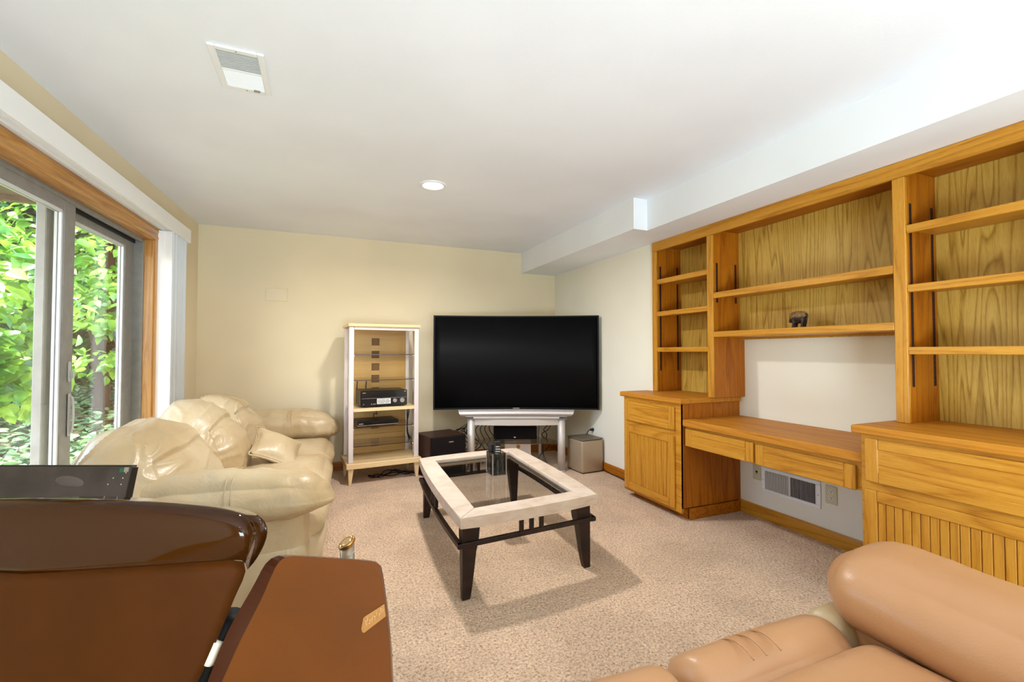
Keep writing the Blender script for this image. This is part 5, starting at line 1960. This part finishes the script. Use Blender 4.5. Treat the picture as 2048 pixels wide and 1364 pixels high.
def shrub(name, label, base, blobs, mat, lsize, n_stuff, n_leaf, stems, group=None, mat2=None):
    root = thing(name, label, 'shrub' if 'tree' not in name else 'tree', base, 0, group)
    bs = np.array(base)
    P, D, w = [], [], np.array([b[1][0] * b[1][1] * b[1][2] for b in blobs]) ** 0.66
    w = w / w.sum()
    for (c, r), ww in zip(blobs, w):
        p, d = blob(int(n_stuff * ww), c, r)
        P.append(p); D.append(d)
    P, D = np.concatenate(P), np.concatenate(D)
    foliage('foliage', P, rand_rot(len(P), 0.6, D), lsize * (0.7 + 0.5 * rng.random(len(P))), mat2 or mat, root, bs)
    me = leaf_mesh('leaf', mat, lsize)
    P, D = [], []
    for (c, r), ww in zip(blobs, w):
        p, d = blob(int(n_leaf * 3 * ww) + 1, c, r, 0.9)
        P.append(p); D.append(d)
    P, D = np.concatenate(P), np.concatenate(D)
    key = (P - np.array([0, 0, 1.25])) / np.linalg.norm(P - np.array([0, 0, 1.25]), axis=1, keepdims=True)
    keep = np.argsort(np.sum(D * key, axis=1))[:n_leaf]        # the leaves on the house side
    R = rand_rot(len(keep), 0.6, D[keep])
    for p, rr in zip(P[keep], R):
        o = bpy.data.objects.new('leaf', me)
        COL.objects.link(o)
        o.parent = root
        s = 0.8 + 0.5 * rng.random()
        mt = Matrix([list(rr[0] * s) + [p[0] - bs[0]], list(rr[1] * s) + [p[1] - bs[1]], list(rr[2] * s) + [p[2] - bs[2]], [0, 0, 0, 1]])
        o.matrix_local = mt
    for pts, r0, r1 in stems:
        bm = NB()
        pp = catmull(pts, 5)
        rr = [r0 + (r1 - r0) * i / (len(pp) - 1) for i in range(len(pp))]
        tube(bm, [tuple(Vector(q) - Vector(base)) for q in pp], rr, 9, 0)
        obj('trunk' if r0 > 0.05 else 'stem', bm, M['bark'], root, True)
    return root


# ground and the rising bank beyond
bm = NB()
nx, ny = 44, 60
gv = []


def gz(x, y):
    r = math.hypot(x, y)
    h = -0.06 + 0.16 * max(0, r - 9) + 0.06 * noise.noise(Vector((x * 0.5, y * 0.5, 0))) + (0.02 * noise.noise(Vector((x * 2, y * 2, 3))))
    return h


for i in range(nx + 1):
    for j in range(ny + 1):
        x, y = -1.30 - 16 * (i / nx) ** 1.4, -5 + 29 * j / ny
        gv.append(bm.verts.new((x, y, min(gz(x, y), 3.6) if x < -1.6 else -0.07)))
for i in range(nx):
    for j in range(ny):
        a = i * (ny + 1) + j
        bm.faces.new((gv[a], gv[a + 1], gv[a + ny + 2], gv[a + ny + 1]))
bmesh.ops.recalc_face_normals(bm, faces=bm.faces[:])
gr = obj('ground', bm, M['soil'], None, True)
gr['kind'] = 'structure'
# ivy carpet
n = 26000
ang = rng.random(n)
xs = -1.6 - 9.5 * rng.random(n) ** 1.2
ys = 3.0 + 16 * rng.random(n)
zs = np.array([gz(x, y) for x, y in zip(xs, ys)]) + 0.03 + 0.10 * rng.random(n)
iv = foliage('ivy', np.stack([xs, ys, zs], axis=1), rand_rot(n, 0.75), 0.085 + 0.06 * rng.random(n), M['leaf_ivy'])
tag(iv, 'low ivy ground cover outside the patio door', 'ivy')
# bank of dark foliage closing the view
n = 30000
t = rng.random(n)
ang = np.radians(94 + 30 * t)
rad = 12.5 + 2.5 * rng.random(n)
P = np.stack([rad * np.cos(ang), rad * np.sin(ang), 0.3 + 6.7 * rng.random(n) ** 0.9], axis=1)
hd = foliage('hedge', P, rand_rot(n, 0.55), 0.16 + 0.12 * rng.random(n), M['leaf_dark'])
tag(hd, 'tall dark bank of foliage closing the view outdoors', 'hedge')
bm = NB()
hv = []
for i in range(25):
    a = math.radians(90 + 40 * i / 24)
    r_ = 15.6
    hv.append((bm.verts.new((r_ * math.cos(a), r_ * math.sin(a), 0.0)), bm.verts.new(((r_ + 1.5) * math.cos(a), (r_ + 1.5) * math.sin(a), 7.4))))
for i in range(24):
    bm.faces.new((hv[i][0], hv[i + 1][0], hv[i + 1][1], hv[i][1]))
bank = obj('bank', bm, M['hill'], None, True)
bank['kind'] = 'structure'

# big-leaved lime bush seen through the sliding panel
shrub('leafy_shrub', 'lime green broad-leaved bush seen through the left sliding glass panel', (-2.75, 5.6, -0.05),
      [((-2.65, 5.35, 1.55), (0.55, 0.75, 0.75)), ((-3.0, 5.9, 1.12), (0.55, 0.55, 0.42)), ((-2.5, 5.3, 1.0), (0.38, 0.45, 0.30)), ((-3.2, 6.0, 2.1), (0.6, 0.7, 0.6))],
      M['leaf_lime'], 0.115, 1500, 220,
      [([(-2.75, 5.6, -0.07), (-2.72, 5.5, 0.6), (-2.65, 5.4, 1.3), (-2.6, 5.3, 2.0)], 0.03, 0.01), ([(-2.75, 5.6, -0.07), (-2.95, 5.75, 0.6), (-3.1, 5.95, 1.3), (-3.2, 6.0, 2.2)], 0.03, 0.01)])
# tree with a dark trunk seen through the fixed panel
shrub('small_tree', 'green tree with dark bent trunk seen through the right fixed glass panel', (-3.52, 9.9, 0.02),
      [((-3.05, 8.9, 2.75), (0.75, 0.9, 0.75)), ((-2.9, 8.6, 1.9), (0.55, 0.7, 0.45)), ((-3.7, 9.9, 2.4), (0.6, 0.7, 0.7)), ((-2.75, 8.7, 3.5), (0.7, 0.7, 0.6)), ((-3.3, 9.3, 1.05), (0.5, 0.4, 0.25)), ((-4.1, 10.2, 3.4), (0.9, 0.9, 0.8))],
      M['leaf_mid'], 0.135, 1900, 220,
      [([(-3.52, 9.9, -0.1), (-3.50, 9.88, 0.7), (-3.55, 9.85, 1.3), (-3.35, 9.7, 2.0), (-3.3, 9.5, 2.9), (-3.2, 9.2, 3.8)], 0.12, 0.06),
       ([(-3.55, 9.85, 1.3), (-3.75, 9.9, 1.9), (-4.0, 10.1, 2.8)], 0.06, 0.03), ([(-3.35, 9.7, 2.0), (-3.0, 9.2, 2.3), (-2.8, 8.8, 2.7)], 0.05, 0.02)], None, M['leaf_lime'])
shrub('dark_shrub', 'dark green bush behind the lime bush, farther left outdoors', (-5.6, 10.2, 0.4),
      [((-5.4, 10.0, 2.3), (1.2, 1.3, 1.5)), ((-6.2, 10.6, 3.6), (1.3, 1.2, 1.3)), ((-4.9, 9.6, 1.3), (0.8, 0.8, 0.8))],
      M['leaf_mid'], 0.17, 2600, 150, [([(-5.6, 10.2, 0.2), (-5.5, 10.1, 1.5), (-5.7, 10.3, 3.2)], 0.09, 0.04)], None, M['leaf_dark'])
# deck soffit overhead
bm = NB(); bx(bm, -2.5, -1.30, -3.0, 4.47, 2.40, 2.62)
for k in range(1):
    bx(bm, -2.54, -1.30, 4.44, 4.50, 2.36, 2.66)
ev = struct('trim_2', bm, M['eave'])
